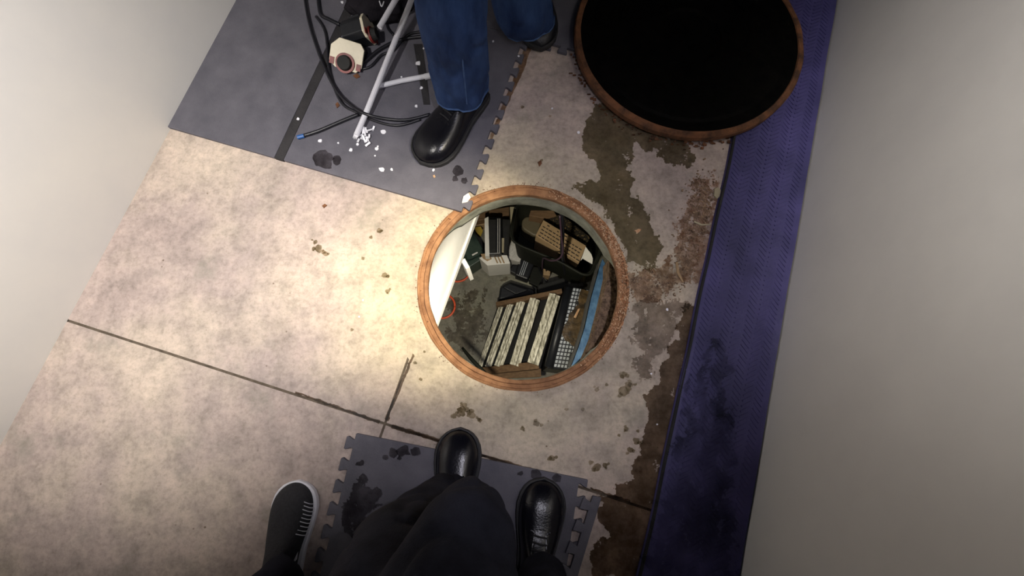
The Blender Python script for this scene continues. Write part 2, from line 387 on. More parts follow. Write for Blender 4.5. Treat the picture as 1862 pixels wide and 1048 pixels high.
# ================================================================ stains on the floor (thin films)
def inside(q, x, y):
    c = False; n = len(q); j = n - 1
    for i in range(n):
        xi, yi = q[i]; xj, yj = q[j]
        if (yi > y) != (yj > y) and x < (xj - xi) * (y - yi) / (yj - yi) + xi: c = not c
        j = i
    return c
def patch(name, label, q, m, z, warp=9, cell=1.6, seed=0, holes=None, z0=0.0):
    """ragged film: fine grid cells kept where the warped outline holds them"""
    bm = bmesh.new(); xs = [p[0] for p in q]; ys = [p[1] for p in q]; vm = {}
    def vert(i, j):
        if (i, j) not in vm:
            p = P(i * cell, j * cell, z); vm[(i, j)] = bm.verts.new(p)
        return vm[(i, j)]
    for j in range(int((min(ys) - warp) / cell), int((max(ys) + warp) / cell) + 1):
        for i in range(int((min(xs) - warp) / cell), int((max(xs) + warp) / cell) + 1):
            x = (i + .5) * cell; y = (j + .5) * cell
            a = noise.noise(Vector((x * .035, y * .035, seed))) + .55 * noise.noise(Vector((x * .09, y * .09, seed + 3))) + .35 * noise.noise(Vector((x * .24, y * .24, seed + 6)))
            b = noise.noise(Vector((x * .035, y * .035, seed + 20))) + .55 * noise.noise(Vector((x * .09, y * .09, seed + 23))) + .35 * noise.noise(Vector((x * .24, y * .24, seed + 26)))
            if not inside(q, x + a * warp * 1.3, y + b * warp * 1.3): continue
            if holes is not None and noise.noise(Vector((x * .06, y * .03, seed + 40))) + .5 * noise.noise(Vector((x * .2, y * .2, seed + 44))) + .3 * noise.noise(Vector((x * .5, y * .5, seed + 44))) > holes: continue
            bm.faces.new((vert(i, j), vert(i, j + 1), vert(i + 1, j + 1), vert(i + 1, j)))
    return tag(obj(name, bm, m), label, 'stain')
def stain(name, label, outlines, m, z, amp=3, parent=None, seed=1, step=4):
    bm = bmesh.new()
    for i, q in enumerate(outlines): flat_bm(rough_poly(q, amp, step, seed + i * 3.1), z, bm)
    o = obj(name, bm, m, parent)
    if parent is None: tag(o, label, 'stain')
    return o
patch('wet_stain', 'large wet patch running from the black lid down to the manhole', [(1080, 186), (1112, 181), (1134, 205), (1175, 233), (1228, 249), (1257, 270), (1266, 293), (1250, 299), (1206, 290), (1190, 272), (1160, 262),
     (1156, 293), (1146, 300), (1150, 348), (1170, 372), (1190, 410), (1202, 450), (1198, 481), (1165, 488), (1148, 480), (1139, 470), (1126, 428), (1106, 393), (1082, 366), (1066, 352), (1040, 347),
     (1078, 330), (1095, 318), (1085, 300), (1060, 272), (1060, 240), (1072, 215)], M['wet'], .0005, 11, seed=2, holes=.62)
patch('wet_stain', 'damp dark patch right of the manhole below the rubble', [(1152, 548), (1190, 540), (1238, 548), (1247, 568), (1222, 600), (1205, 640), (1190, 656), (1182, 690), (1160, 694), (1150, 660), (1158, 640), (1146, 610)], M['wetsoft'], .0005, 13, seed=7, holes=.5)
patch('grime_stain', 'dark brown damp band along the edge of the blue mat', [(1240, 560), (1232, 600), (1208, 650), (1197, 701), (1172, 719), (1181, 757), (1169, 796), (1162, 831), (1144, 877), (1088, 903), (1086, 947), (1113, 975), (1081, 989), (1070, 1048), (1180, 1060), (1200, 960), (1230, 810), (1250, 745), (1262, 670), (1285, 560)], M['grime'], .0009, 9, seed=12, holes=.75)
spots = [(580, 452, 9), (592, 462, 6), (574, 440, 5), (840, 748, 12), (856, 755, 10), (826, 757, 7), (872, 764, 6), (845, 737, 6), (1135, 712, 13), (1147, 700, 7), (1127, 720, 5), (1060, 745, 4), (1085, 709, 5), (1030, 745, 4), (1103, 700, 4),
         (1139, 781, 6), (1157, 802, 8), (1146, 818, 7), (1125, 792, 4), (1160, 784, 4), (1002, 834, 8), (975, 770, 8), (950, 780, 5), (1132, 682, 9), (690, 420, 6), (675, 432, 4), (660, 470, 4), (640, 600, 4), (1085, 850, 10), (1100, 846, 6),
         (755, 660, 4), (765, 690, 4), (772, 640, 3), (700, 500, 7), (705, 530, 5), (985, 292, 3), (950, 195, 4), (1000, 212, 3)]
def blob(cx, cy, r, seed):
    q = []
    for k in range(14):
        a = 2 * PI * k / 14; rr = r * (1 + .55 * noise.noise(Vector((math.cos(a) * 1.4 + seed, math.sin(a) * 1.4, seed * .37))))
        q.append((cx + rr * math.cos(a), cy + rr * math.sin(a) * .9))
    return q
bm = bmesh.new()
for i, (x, y, r) in enumerate(spots):
    for k in range(1 if r < 5 else 3):
        dx, dy = (0, 0) if k == 0 else (rnd.uniform(-1, 1) * r * 1.2, rnd.uniform(-1, 1) * r)
        flat_bm([P(*p) for p in blob(x + dx, y + dy, r * (.8 if k == 0 else .45), i * 7 + k)], .0006 + .00003 * i, bm)
tag(obj('spot_stains', bm, M['spotf']), 'small dark spots and splashes dried on the concrete', 'stain', kind='stuff')
stain('rust_line', 'rusty brown streak along the joint between the grey mat and the lid', [[(955, 82), (968, 82), (952, 130), (930, 175), (905, 232), (892, 262), (888, 258), (900, 225), (918, 180), (935, 140)]], M['rustline'], .0004, 2, seed=30)
patch('dust_patch', 'sandy brown dust spread between the manhole and the blue mat', [(1262, 330), (1300, 318), (1312, 330), (1300, 390), (1288, 450), (1275, 515), (1225, 520), (1205, 545), (1170, 555), (1146, 550), (1144, 505), (1180, 490), (1215, 482), (1228, 440), (1235, 400), (1250, 370)], M['dust'], .0003, 12, seed=40, holes=.35)

def line_q(a, b, w0, w1):
    d = Vector((b[0] - a[0], b[1] - a[1])).normalized(); n = Vector((-d.y, d.x))
    return [(a[0] + n.x * w0, a[1] + n.y * w0), (b[0] + n.x * w1, b[1] + n.y * w1), (b[0] - n.x * w1, b[1] - n.y * w1), (a[0] - n.x * w0, a[1] - n.y * w0)]
for i, (qa, qb, w0, w1, lb) in enumerate([((538, 714), (690, 768), 1.5, 3, 'brown grime along the saw cut from the left wall to the joint crossing'), ((712, 775), (800, 802), 4, 3, 'dark grime along the saw cut just left of the near shoe'),
        ((874, 828), (965, 853), 3, 2, 'brown grime along the saw cut between the two dress shoes'), ((702, 764), (752, 645), 3.5, 2, 'dark grime along the short saw cut rising to the manhole collar'), ((1072, 888), (1146, 912), 2, 2, 'brown grime along the saw cut near the blue mat')]):
    stain('grime_line', lb, [line_q(qa, qb, w0, w1)], M['grime'], .00035, 2.5, seed=100 + i * 5, step=3)
# rubble crumbs (nobody could count them)
bm = bmesh.new(); regs = [((1275, 350), 22, 26), ((1262, 410), 22, 30), ((1250, 470), 22, 28), ((1200, 520), 34, 16), ((1165, 515), 22, 16), ((1280, 390), 16, 45)]
for k in range(1500):
    (cx, cy), sx, sy = rnd.choice(regs); x, y = rnd.gauss(cx, sx * .6), rnd.gauss(cy, sy * .7)
    if x > 1310 - (y - 320) * .23: continue
    p = P(x, y, .0015); s = rnd.uniform(.0006, .0026) * (1.6 if rnd.random() < .06 else 1); th = rnd.uniform(0, PI)
    box(bm, p, (s * math.cos(th), s * math.sin(th), rnd.uniform(-.4, .4) * s), (-s * .6 * math.sin(th), s * .6 * math.cos(th), 0), (0, 0, s * .4))
tag(obj('rubble_crumbs', bm, M['dirt']), 'scattered brown crumbs and grit on the concrete by the blue mat', 'rubble', kind='stuff')
def shard(name, label, cat, pxs, m, h=.003, z=.001, group=None):
    o = obj(name, prism_bm([P(x, y, z) for x, y in pxs], z, z + h), m, bevel=.0005); return tag(o, label, cat, group)
shard('wood_splinter', 'pale wood splinter on the grit beside the blue mat', 'splinter', [(1228, 478), (1232, 476), (1235, 496), (1243, 514), (1240, 514), (1230, 497)], M['cardb'])
shard('wood_splinter', 'thin pale straw lying against the rubble near the blue mat', 'splinter', [(1262, 402), (1275, 408), (1291, 408), (1291, 410), (1274, 411), (1261, 405)], M['beige'])
shard('stone_chip', 'rounded beige stone chip at the edge of the blue mat', 'stone', [(1298, 345), (1304, 342), (1309, 347), (1308, 358), (1303, 363), (1297, 357)], M['beige'], .006)
shard('leaf_scrap', 'small orange brown scrap on the wet patch', 'scrap', [(1153, 420), (1160, 417), (1166, 418), (1162, 423), (1157, 426), (1156, 422)], M['flake'])
shard('stone_chip', 'pale square concrete chip on the corner of the grey mat', 'stone', [(843, 358), (852, 352), (856, 360), (850, 368), (840, 370)], M['neck_white'], .004, .012)

# ================================================================ foam mats with interlocking teeth
def edge(a, b, kind, pitch, dpt, out, phase=.5):
    """points from a to b (b excluded); tab teeth stick out along out"""
    a, b, out = Vector(a), Vector(b), Vector(out)
    if kind == 'flat': return [a]
    d = b - a; L = d.length; d.normalize(); n = max(1, round(L / pitch)); p = L / n; pts = [a]
    for k in range(n):
        c = a + d * p * (k + phase)
        pts += [c - d * p * .20, c - d * p * .20 + out * dpt * .25, c - d * p * .31 + out * dpt * .8, c - d * p * .28 + out * dpt,
                c + d * p * .28 + out * dpt, c + d * p * .31 + out * dpt * .8, c + d * p * .20 + out * dpt * .25, c + d * p * .20]
    return pts
def foam(name, label, o0, wu, wv, kinds, pitch=.05, dpt=.021, phases=(.5, .5, .5, .5), shrink=.0008, ud=U, vd=V, group=None):
    """o0 lower left corner; kinds bottom, right, top, left: flat, tab or notch"""
    c = [o0 + ud * shrink + vd * shrink, o0 + ud * (wu - shrink) + vd * shrink, o0 + ud * (wu - shrink) + vd * (wv - shrink), o0 + ud * shrink + vd * (wv - shrink)]
    outs = [-vd, ud, vd, -ud]; pts = []
    for i in range(4):
        s = 1 if kinds[i] == 'tab' else -1
        pts += edge(c[i], c[(i + 1) % 4], kinds[i], pitch, dpt, outs[i] * s, phases[i])
    o = obj(name, prism_bm(pts, 0, .011), M['mat'], bevel=.0014); return tag(o, label, 'mat', group)
A0 = P(840, 388) ; A0 = Vector((A0.x, A0.y, 0))
foam('foam_mat', 'dark grey foam mat under the white tubes, its straight edge towards the manhole', A0 - U * .536, .536, .60, ('flat', 'tab', 'tab', 'flat'))
foam('foam_mat', 'dark grey foam mat at the left wall, left of the black diagonal strip', A0 - U * .95, .387, .60, ('flat', 'flat', 'tab', 'flat'))
foam('foam_mat', 'grey foam mat behind the jeans, at the top edge of the view', A0 - U * .536 + V * .60, .536, .60, ('notch', 'tab', 'tab', 'flat'))
foam('foam_mat', 'grey foam mat in the far corner by the left wall', A0 - U * .95 + V * .60, .387, .60, ('notch', 'flat', 'tab', 'flat'))
foam('foam_mat', 'grey foam mat tucked partly under the black manhole cover', A0 + V * .60 + U * .002, .60, .60, ('tab', 'tab', 'tab', 'notch'))
# lower mat, a little rotated, with its loose border strip
c0 = P(650, 787); c1 = P(1068, 871); ud = (c1 - c0).normalized(); ud.z = 0; vd = Vector((-ud.y, ud.x, 0))
foam('foam_mat', 'grey foam mat under the black dress shoes, toothed on both sides', c0 - vd * .56, .58, .56, ('tab', 'notch', 'flat', 'tab'), phases=(.5, .45, .5, .5), ud=ud, vd=vd)
# border strip
b0 = P(1091, 905); bd = (P(1047, 1048) - b0); bd.z = 0; bd.normalize(); bo = Vector((-bd.y, bd.x, 0))
if bo.x > 0: bo = -bo
inner0 = b0 + bo * .022; pts = [b0 + bd * .30, b0 + Vector((0, 0.004, 0)), inner0]
d = bd
k = 0; pos = .016
while pos < .28:
    pts += [inner0 + d * pos, inner0 + d * (pos - .005) + bo * .019, inner0 + d * (pos + .022) + bo * .021, inner0 + d * (pos + .018)]
    pos += .050
pts.append(inner0 + bd * .30)
o = obj('border_strip', prism_bm(pts, 0.0112, .021), M['mat'], bevel=.0014); tag(o, 'narrow toothed foam border strip loose beside the grey mat', 'mat border')

patch('mat_stain', 'dark wet blot on the grey mat left of the black trousers', [(618, 928), (640, 903), (646, 867), (660, 861), (668, 880), (690, 892), (683, 918), (700, 920), (671, 937), (665, 962), (650, 980), (628, 968), (620, 945)], M['matwet'], .01112, 8, seed=50, cell=1.3, holes=.7)
stain('mat_stain', 'splashed wet marks along the far edge of the grey mat by the shoes', [blob(716, 822, 9, 3), blob(736, 820, 12, 5), blob(757, 821, 9, 8), blob(703, 832, 6, 9), blob(728, 832, 4, 11), blob(658, 842, 6, 12), blob(946, 860, 5, 14), blob(975, 862, 10, 17), blob(1012, 868, 8, 18)], M['matwet'], .01112, 2, seed=60, step=3)['kind'] = 'stuff'
stain('mat_stain', 'faint dark smears near the straight edge of the upper grey mat', [blob(590, 292, 18, 23), blob(615, 295, 9, 24), blob(835, 315, 9, 25), blob(846, 330, 6, 26), blob(828, 328, 5, 27)], M['matwet'], .01112, 3, seed=70, step=3)['kind'] = 'stuff'

# ================================================================ blue mat with raised herringbone bars
e0 = P(1324, 296, .015); e0.z = 0; el = e0 + V * 1.3; e_ = e0 - V * 1.6
wm = (wr0 - e0).dot(U) - .004
bmat = thing('blue_mat', 'dark blue ribbed rubber mat running along the right wall', 'mat', e0 - V * .5)
bm = bmesh.new(); NX, NY = 14, 120; rows = []
for j in range(NY + 1):
    row = []
    for i in range(NX + 1):
        p = e_ + U * (wm * i / NX + (.004 * noise.noise(Vector((j * .13, 0, 2))) if i == 0 else 0)) + V * (2.9 * j / NY)
        z = .015 + .0035 * noise.noise(Vector((i * .35, j * .16, 1))) ; row.append(bm.verts.new((p.x, p.y, z)))
    rows.append(row)
for j in range(NY):
    for i in range(NX): bm.faces.new((rows[j][i], rows[j][i + 1], rows[j + 1][i + 1], rows[j + 1][i]))
low = [bm.verts.new((r[0].co.x - .002 * U.x, r[0].co.y - .002 * U.y, 0)) for r in rows]
for j in range(NY): bm.faces.new((rows[j][0], rows[j + 1][0], low[j + 1], low[j]))
obj('sheet', bm, M['blue'], bmat, smooth=True)
bm = bmesh.new(); py = .0135; px = .028
for r in range(int(2.9 / py)):
    for c_ in range(int(wm / px)):
        q = e_ + U * (px * (c_ + .5) + .012) + V * (r * py)
        if (q - e0).dot(U) > wm - .01: continue
        s = 1 if c_ % 2 else -1; dv = (U * 1 + V * s * .85).normalized() * .0135; nv = Vector((-dv.y, dv.x, 0)).normalized() * .0018
        z = .0168 + .0035 * noise.noise(Vector(((px * (c_ + .5) + .012) / wm * NX * .35, (r * py) / 2.9 * NY * .16, 1)))
        hexa(bm, [q - dv - nv + Vector((0, 0, z)), q + dv - nv + Vector((0, 0, z)), q + dv + nv + Vector((0, 0, z)), q - dv + nv + Vector((0, 0, z))], (0, 0, -.003))
tag(obj('raised_ribs', bm, M['blue'], bmat), kind='stuff')
obj('edge_hem', tube([e_ + U * (.003 + .004 * noise.noise(Vector((j * .13, 0, 2)))) + V * (2.9 * j / 120) + Vector((0, 0, .013)) for j in range(0, 121)], .0045, 6), M['blackm'], bmat)

patch('grime_stain', 'greyish dirt rubbed into the near end of the blue mat', [(1225, 800), (1330, 740), (1335, 1060), (1175, 1060), (1190, 950)], M['scuff'], .0205, 22, 1.8, 90, .45)
patch('grime_stain', 'faint dark scuffs on the blue mat beside the damp band', [(1250, 690), (1320, 600), (1325, 800), (1240, 800)], M['scuff'], .0205, 22, 1.8, 95, .2)
# ================================================================ manhole lid lying on the floor
LC = Vector((.526, 1.028, .022)); LR = .340
lid = thing('manhole_cover', 'large round black manhole cover with a rusty rim lying on the floor', 'manhole cover', LC)
obj('rim', lathe([(LR - .020, .0), (LR - .004, .0), (LR, .004), (LR, .020), (LR - .004, .025), (LR - .017, .026), (LR - .020, .020)], LC, 160, .0016, 9), M['rust_dark'], lid)
obj('plate', lathe([(.0005, .0), (LR - .019, .0), (LR - .019, .022), (LR - .05, .019), (LR - .06, .022), (.10, .021), (.09, .018), (.0005, .018)], LC, 128, .001, 2), M['iron'], lid, smooth=False)
for a in (.6, 2.7, 4.8):
    bm = bmesh.new(); box(bm, LC + Vector((math.cos(a) * .2, math.sin(a) * .2, .023)), (.03 * -math.sin(a), .03 * math.cos(a), 0), (.008 * math.cos(a), .008 * math.sin(a), 0), (0, 0, .003))
    obj('lifting_lug', bm, M['iron'], lid, bevel=.002)
bm = bmesh.new()
for k in range(130):
    a = rnd.uniform(PI * .95, PI * 1.62); r = LR + rnd.gauss(-.002, .007)
    p = Vector((LC.x + r * math.cos(a), LC.y + r * math.sin(a), .006)); s = rnd.uniform(.001, .005)
    box(bm, p, (s, 0, 0), (0, s * .6, rnd.uniform(-1, 1) * s * .5), (0, 0, .0012))
tag(obj('rust_flakes', bm, M['rust_dark'], lid), kind='stuff')
bm = bmesh.new(); hexa(bm, [P(1166, 133, .034), P(1172, 131, .034), P(1175, 133, .034), P(1168, 135, .034)], (0, 0, -.002))
tag(obj('white_chip', bm, M['chip']), 'tiny white chip lying on the black cover', 'chip')

# ================================================================ shoes
def shoe(parent, toe, heel, z0=.011, width=.056, style='dress', m=None, names='shoe'):
    """builds a shoe between two floor points"""
    toe = Vector((toe[0], toe[1], 0)); heel = Vector((heel[0], heel[1], 0)); L = (toe - heel).length; d = (toe - heel).normalized(); s = Vector((d.y, -d.x, 0))
    m = m or M['leather']
    # t, half width, height, ridge
    st = [(0, .020, .075), (.02, .030, .085), (.08, .035, .098), (.18, .037, .104), (.28, .038, .102), (.38, .040, .092), (.48, .045, .078), (.58, .050, .068), (.68, .054, .063),
          (.77, .0545, .059), (.85, .050, .053), (.91, .042, .045), (.955, .031, .036), (.985, .018, .026), (1.0, .005, .016)]
    k = width / .056
    up = bmesh.new(); rings = []; n = 20; zb = z0 + .014
    for t, w_, h in st:
        c = heel + d * (t * L); ring = []
        for j in range(n + 1):
            a = PI * j / n; ex = .75
            x = math.copysign(abs(math.cos(a)) ** ex, math.cos(a)) * w_ * k * .96; zz = (math.sin(a) ** (.72 if t < .6 else .85)) * (h - .014)
            if t < .45: x *= 1 - .28 * max(0, zz / .09) ** 1.5
            ring.append(up.verts.new(c + s * x + Vector((0, 0, zb + zz - .002))))
        rings.append(ring)
    for a, b in zip(rings, rings[1:]):
        for j in range(n): up.faces.new((a[j], b[j], b[j + 1], a[j + 1]))
    up.faces.new(rings[0]); up.faces.new(list(reversed(rings[-1])))
    for a, b in zip(rings, rings[1:]): up.faces.new((a[0], a[-1], b[-1], b[0]))
    bmesh.ops.recalc_face_normals(up, faces=up.faces)
    u = obj('upper', up, m, parent, smooth=True); sub = u.modifiers.new('s', 'SUBSURF'); sub.levels = 1; sub.render_levels = 2
    so = []
    for t, w_, h in st: so.append(heel + d * (t * L * 1.008) + s * (w_ * k + .004))
    so.append(heel + d * (L * 1.018))
    for t, w_, h in reversed(st): so.append(heel + d * (t * L * 1.008) - s * (w_ * k + .004))
    obj('sole', prism_bm(so, z0, z0 + .017), M['sole'] if style != 'sneaker' else M['whiterub'], parent, bevel=.003)
    if style in ('dress', 'boot'):
        q = []
        for t, w_, h in st: q.append(heel + d * (t * L) + s * (w_ * k * 1.0 + .001))
        q.append(heel + d * (L * 1.012))
        for t, w_, h in reversed(st): q.append(heel + d * (t * L) - s * (w_ * k + .001))
        for p in q: p.z = z0 + .018
        obj('welt', tube(q, .0022, 6), M['sole'], parent)
    def hgt(t):
        for (a, _, ha), (b, _, hb) in zip(st, st[1:]):
            if a <= t <= b: return ha + (hb - ha) * (t - a) / (b - a)
        return .05
    if style != 'sneaker':
        for sg in (-1, 1):     # eyelet flap edges
            pth = []
            for t in (.33, .38, .43, .48, .53, .58, .60):
                wd = .012 + .006 * (.6 - t) * 5 if t < .59 else .022
                pth.append(heel + d * (t * L) + s * sg * wd + Vector((0, 0, z0 + hgt(t) - .0015 - wd * .12)))
            obj('flap_edge', tube(pth, .0024, 6, 2), m, parent)
        for i, t in enumerate((.36, .41, .46, .51, .56)):
            wd = .016
            a = heel + d * (t * L) + s * wd + Vector((0, 0, z0 + hgt(t) + .0005)); b = heel + d * ((t + .012) * L) - s * wd + Vector((0, 0, z0 + hgt(t) + .0005)); c = (a + b) / 2 + Vector((0, 0, .0035))
            obj('lace', tube([a, c, b], .0021, 6, 4), M['lace'], parent)
        # crease across the vamp
        a = .615; pth = [heel + d * ((a - .03 * abs(q) ** 2) * L) + s * (q * .040) + Vector((0, 0, z0 + .012 + (hgt(a) - .014) * math.sqrt(max(0, 1 - (q * .8) ** 2)) ** 1.0)) for q in (-.9, -.6, -.3, 0, .3, .6, .9)]
        obj('toe_seam', tube(pth, .0014, 5, 2), m, parent)
    else:
        for i in range(9):     # side stripes
            t = .80 - .036 * i
            for (ta, _, _), (tb, wb, hb) in zip(st, st[1:]):
                if ta <= t <= tb: wv = wb
            pth = []
            for q in (.99, .95, .88, .74 - .02 * (i % 3)):
                zz = math.sqrt(max(0, 1 - q * q)) * (hgt(t) - .014); pth.append(heel + d * ((t + (.99 - q) * .16) * L) + s * (q * wv * k * 1.0) + Vector((0, 0, z0 + .014 + zz * 1.02)))
            obj('stripe', tube(pth, .0011, 5, 2), M['whiterub'], parent)
        pth = [heel + d * (.30 * L) + s * .034, heel + d * (.38 * L) + s * .034, heel + d * (.36 * L) + s * .030, heel + d * (.22 * L) + s * .031]
        bm = bmesh.new(); zz = z0 + .035
        hexa(bm, [pth[0] + Vector((0, 0, zz)), pth[1] + Vector((0, 0, zz)), pth[2] + Vector((-.006, 0, zz + .035)), pth[3] + Vector((-.006, 0, zz + .03))], s * -.004)
        obj('side_panel', bm, M['whiterub'], parent)
    return u

def cloth_fuse(name, chains, m, parent, voxel=.0085, wr=.004, freq=16, seed=0, stretch=(1, 1, .45), open_ends=None):
    """union of swept limbs into one continuous garment with folds"""
    bm = bmesh.new()
    for path, rad in chains: tube(path, rad, 28, 6, bm)
    o = obj(name, bm, m, parent)
    r = o.modifiers.new('r', 'REMESH'); r.mode = 'VOXEL'; r.voxel_size = voxel
    s_ = o.modifiers.new('s', 'SMOOTH'); s_.iterations = 6; s_.factor = .6
    bake(o)
    me = o.data
    for f in me.polygons: f.use_smooth = True
    for v in me.vertices:
        p = v.co + Vector((seed, seed, 0)); q = Vector((p.x * freq * stretch[0], p.y * freq * stretch[1], p.z * freq * stretch[2]))
        a = noise.noise(q); b = 1 - abs(noise.noise(q * 1.9 + Vector((5, 5, 5)))) * 2
        cr_ = max(0.0, 1 - abs(noise.noise(q * 1.15 + Vector((9, 2, 7)))) * 5) ** 2
        v.co += v.normal * (a * wr + b * wr * .45 - cr_ * wr * 1.3)
    s2 = o.modifiers.new('s', 'SMOOTH'); s2.iterations = 2
    return o
def pr(px, py, z, rpx):
    return P(px, py, z), rpx * depth(px, py, z) / F

# ---- photographer, bottom centre
ph = thing('person', 'person in dark trousers and glossy black dress shoes at the bottom, seen from above', 'person', (-.05, -.36, .011))
A = [pr(817, 897, .10, 38), pr(785, 945, .24, 62), pr(745, 1010, .38, 96), pr(712, 1085, .52, 120)]
hipL = (Vector((-.14, -.40, .86)), .11); hipR = (Vector((.06, -.44, .86)), .11)
B = [pr(868, 898, .44, 30), pr(860, 930, .50, 60), pr(846, 975, .56, 82), pr(828, 1042, .62, 110)]
R_ = [pr(984, 1050, .11, 44), pr(992, 1110, .26, 56), (Vector((.045, -.40, .50)), .075), hipR]
def ch(l): return ([p for p, r in l], [r for p, r in l])
cloth_fuse('trousers', [ch(A + [hipL]), ch(B + [hipL]), ch(R_), ch([hipL, (Vector((-.04, -.43, .9)), .13), hipR])], M['trouser'], ph, .008, .0065, 12, 3)
def shoe_at(root, tpx, hpx, **k):
    e = bpy.data.objects.new('shoe', None); COL.objects.link(e); e.parent = root
    t = P(*tpx, .03); h = P(*hpx, .03); e.location = Vector((h.x, h.y, .011)) - root_loc(root)
    shoe(e, t, h, **k); return e
shoe_at(ph, (836, 781), (822, 985), width=.054)
shoe_at(ph, (990, 873), (966, 1088), width=.056)

# ---- standing person in jeans at the top
jp = thing('person', 'standing person in blue jeans and black leather boots on the upper grey mats', 'person', (-.02, .95, .011))
L1 = [pr(840, 186, .055, 44), pr(839, 176, .085, 44), pr(838, 150, .13, 50), pr(830, 80, .25, 58), pr(820, 5, .36, 66), (Vector((-.12, .97, .60)), .085), (Vector((-.08, 1.02, .88)), .10)]
L2 = [pr(963, 36, .06, 45), pr(960, 26, .10, 46), pr(948, -10, .17, 55), (Vector((.05, 1.20, .36)), .075), (Vector((.05, 1.15, .60)), .085), (Vector((.06, 1.08, .88)), .10)]
jeans = cloth_fuse('jeans', [ch(L1), ch(L2), ch([L1[-1], (Vector((-.01, 1.05, .93)), .12), L2[-1]])], M['denim'], jp, .0075, .0065, 17, 8)
bm = bmesh.new()
b2 = bmesh.new(); b2.from_mesh(jeans.data)
bmesh.ops.bisect_plane(b2, geom=b2.verts[:] + b2.edges[:] + b2.faces[:], plane_co=Vector((0, 0, .088 - .011)), plane_no=(0, .10, 1), clear_inner=True)
be_ = [e for e in b2.edges if e.is_boundary]; pv = {v for e in be_ for v in e.verts}
for cc in (L1[0][0], L2[0][0]):
    q = [v.co + jp.location for v in pv if (v.co + jp.location - cc).xy.length < .12]
    c0_ = sum((p for p in q), Vector()) / max(1, len(q)); q.sort(key=lambda p: math.atan2(p.y - c0_.y, p.x - c0_.x))
    q = q[::3]; q.append(q[0]); obj('hem', tube(q, .0030, 6), M['seam'], jp)
b2.to_mesh(jeans.data); b2.free(); sd_ = jeans.modifiers.new('t', 'SOLIDIFY'); sd_.thickness = .002
for f in jeans.data.polygons: f.use_smooth = True
sp = [L1[i][0] + Vector((.25, -.97, .12)).normalized() * (L1[i][1] * 1.01) for i in range(2, 5)]
obj('side_seam', tube(sp, .0022, 6, 6), M['seam'], jp)
shoe_at(jp, (764, 292), (874, 158), width=.066, style='boot')
shoe_at(jp, (985, 84), (962, -80), width=.058, style='boot', m=M['leather_matt'])

# ---- sneaker wearer, bottom left
sn = thing('person', 'person in a black knit sneaker with white stripes at the lower left edge', 'person', (-.52, -.30, 0))
cloth_fuse('trousers', [ch([(P(530, 1032, .10), .045), (Vector((-.56, -.50, .30)), .06), (Vector((-.55, -.62, .6)), .08), (Vector((-.50, -.68, .85)), .10)]),
                        ch([(Vector((-.78, -.84, .10)), .045), (Vector((-.74, -.80, .30)), .06), (Vector((-.70, -.68, .6)), .08), (Vector((-.62, -.70, .85)), .10)]),
                        ch([(Vector((-.50, -.68, .85)), .10), (Vector((-.62, -.70, .85)), .10)])], M['trouser'], sn, .012, .004, 13, 21)
e = shoe_at(sn, (536, 879), (506, 1075), width=.052, style='sneaker', m=M['knit'], z0=0)
e2 = bpy.data.objects.new('shoe', None); COL.objects.link(e2); e2.parent = sn; e2.location = Vector((-.78, -.86, 0)) - root_loc(sn)
shoe(e2, (-.82, -.62, 0), (-.78, -.89, 0), width=.052, style='sneaker', m=M['knit'], z0=0)

# ================================================================ clutter on the upper mat
def long_tube(label, pts, r, m, cat='tube', name='white_tube', group=None, n=12):
    t = thing(name, label, cat, Vector((pts[0][0], pts[0][1], 0)))
    obj('body', tube(pts, r, n, 1, cap=True), m, t, smooth=False); return t
MT = .011
t1 = long_tube('long white tube leaning across the grey mat beside the jeans', [P(648, 246, .022), P(668, 200, .033), P(745, 8, .075), P(764, -45, .09)], .0080, M['whitetube'])
bm = bmesh.new()   # splintered end
p0 = P(648, 246, .022); dr = (P(640, 262, .016) - p0).normalized(); sd = Vector((-dr.y, dr.x, 0))
for i, k in enumerate((-1, -.4, .2, .8)):
    a = p0 + sd * .006 * k; hexa(bm, [a - sd * .002 + Vector((0, 0, .001)), a + sd * .002 + Vector((0, 0, .001)), a + dr * rnd.uniform(.006, .016) + sd * .0004, a + dr * .012 - sd * .0004], (0, 0, -.0015))
obj('splintered_end', bm, M['whitetube'], t1)
t2 = long_tube('short white tube lying flat with one end under the jeans', [P(688, 157, .020), P(730, 147, .020), P(790, 136, .020)], .0072, M['whitetube'])
obj('end_sleeve', tube([P(772, 140, .020), P(786, 137, .020)], .0090, 12), M['whitetube'], t2)
t3 = long_tube('bluish white tube ending behind the cream connector', [P(690, 50, .14), P(712, 12, .145), P(745, -45, .15)], .0074, M['whitetube'])
def cable(label, pts, r=.0045, m=None, name='cable'):
    return tag(obj(name, tube(pts, r, 8, 6), m or M['cable'], smooth=True), label, 'cable')
cable('black cable sweeping down from the top left corner and round to the boot', [P(552, -20, .02), P(562, 40, .02), P(585, 110, .02), P(612, 165, .024), P(640, 193, .030), P(664, 207, .040), P(700, 216, .026), P(740, 218, .02), P(782, 208, .018)])
cable('second black cable curving beneath the white tube to the boot', [P(575, 30, .016), P(592, 60, .016), P(600, 130, .016), P(620, 185, .016), P(650, 205, .016), P(688, 222, .016), P(725, 228, .016), P(765, 217, .016)], .0042)
ct = thing('cable', 'straight black cable with a blue tip at the left edge of the photo', 'cable', P(546, 250, .011))
obj('cord', tube([P(552, 247, .018), P(580, 238, .018), P(620, 221, .018), P(652, 208, .018)], .0052, 8, 5), M['cable'], ct, smooth=True)
obj('blue_tip', tube([P(541, 250, .018), P(553, 247, .018)], .0058, 10), M['bluetip'], ct)
cable('black cable leaving the front connector towards the jeans', [P(648, 125, .022), P(668, 108, .02), P(690, 90, .02), P(720, 75, .018), P(752, 68, .018), P(790, 66, .018)], .0048)
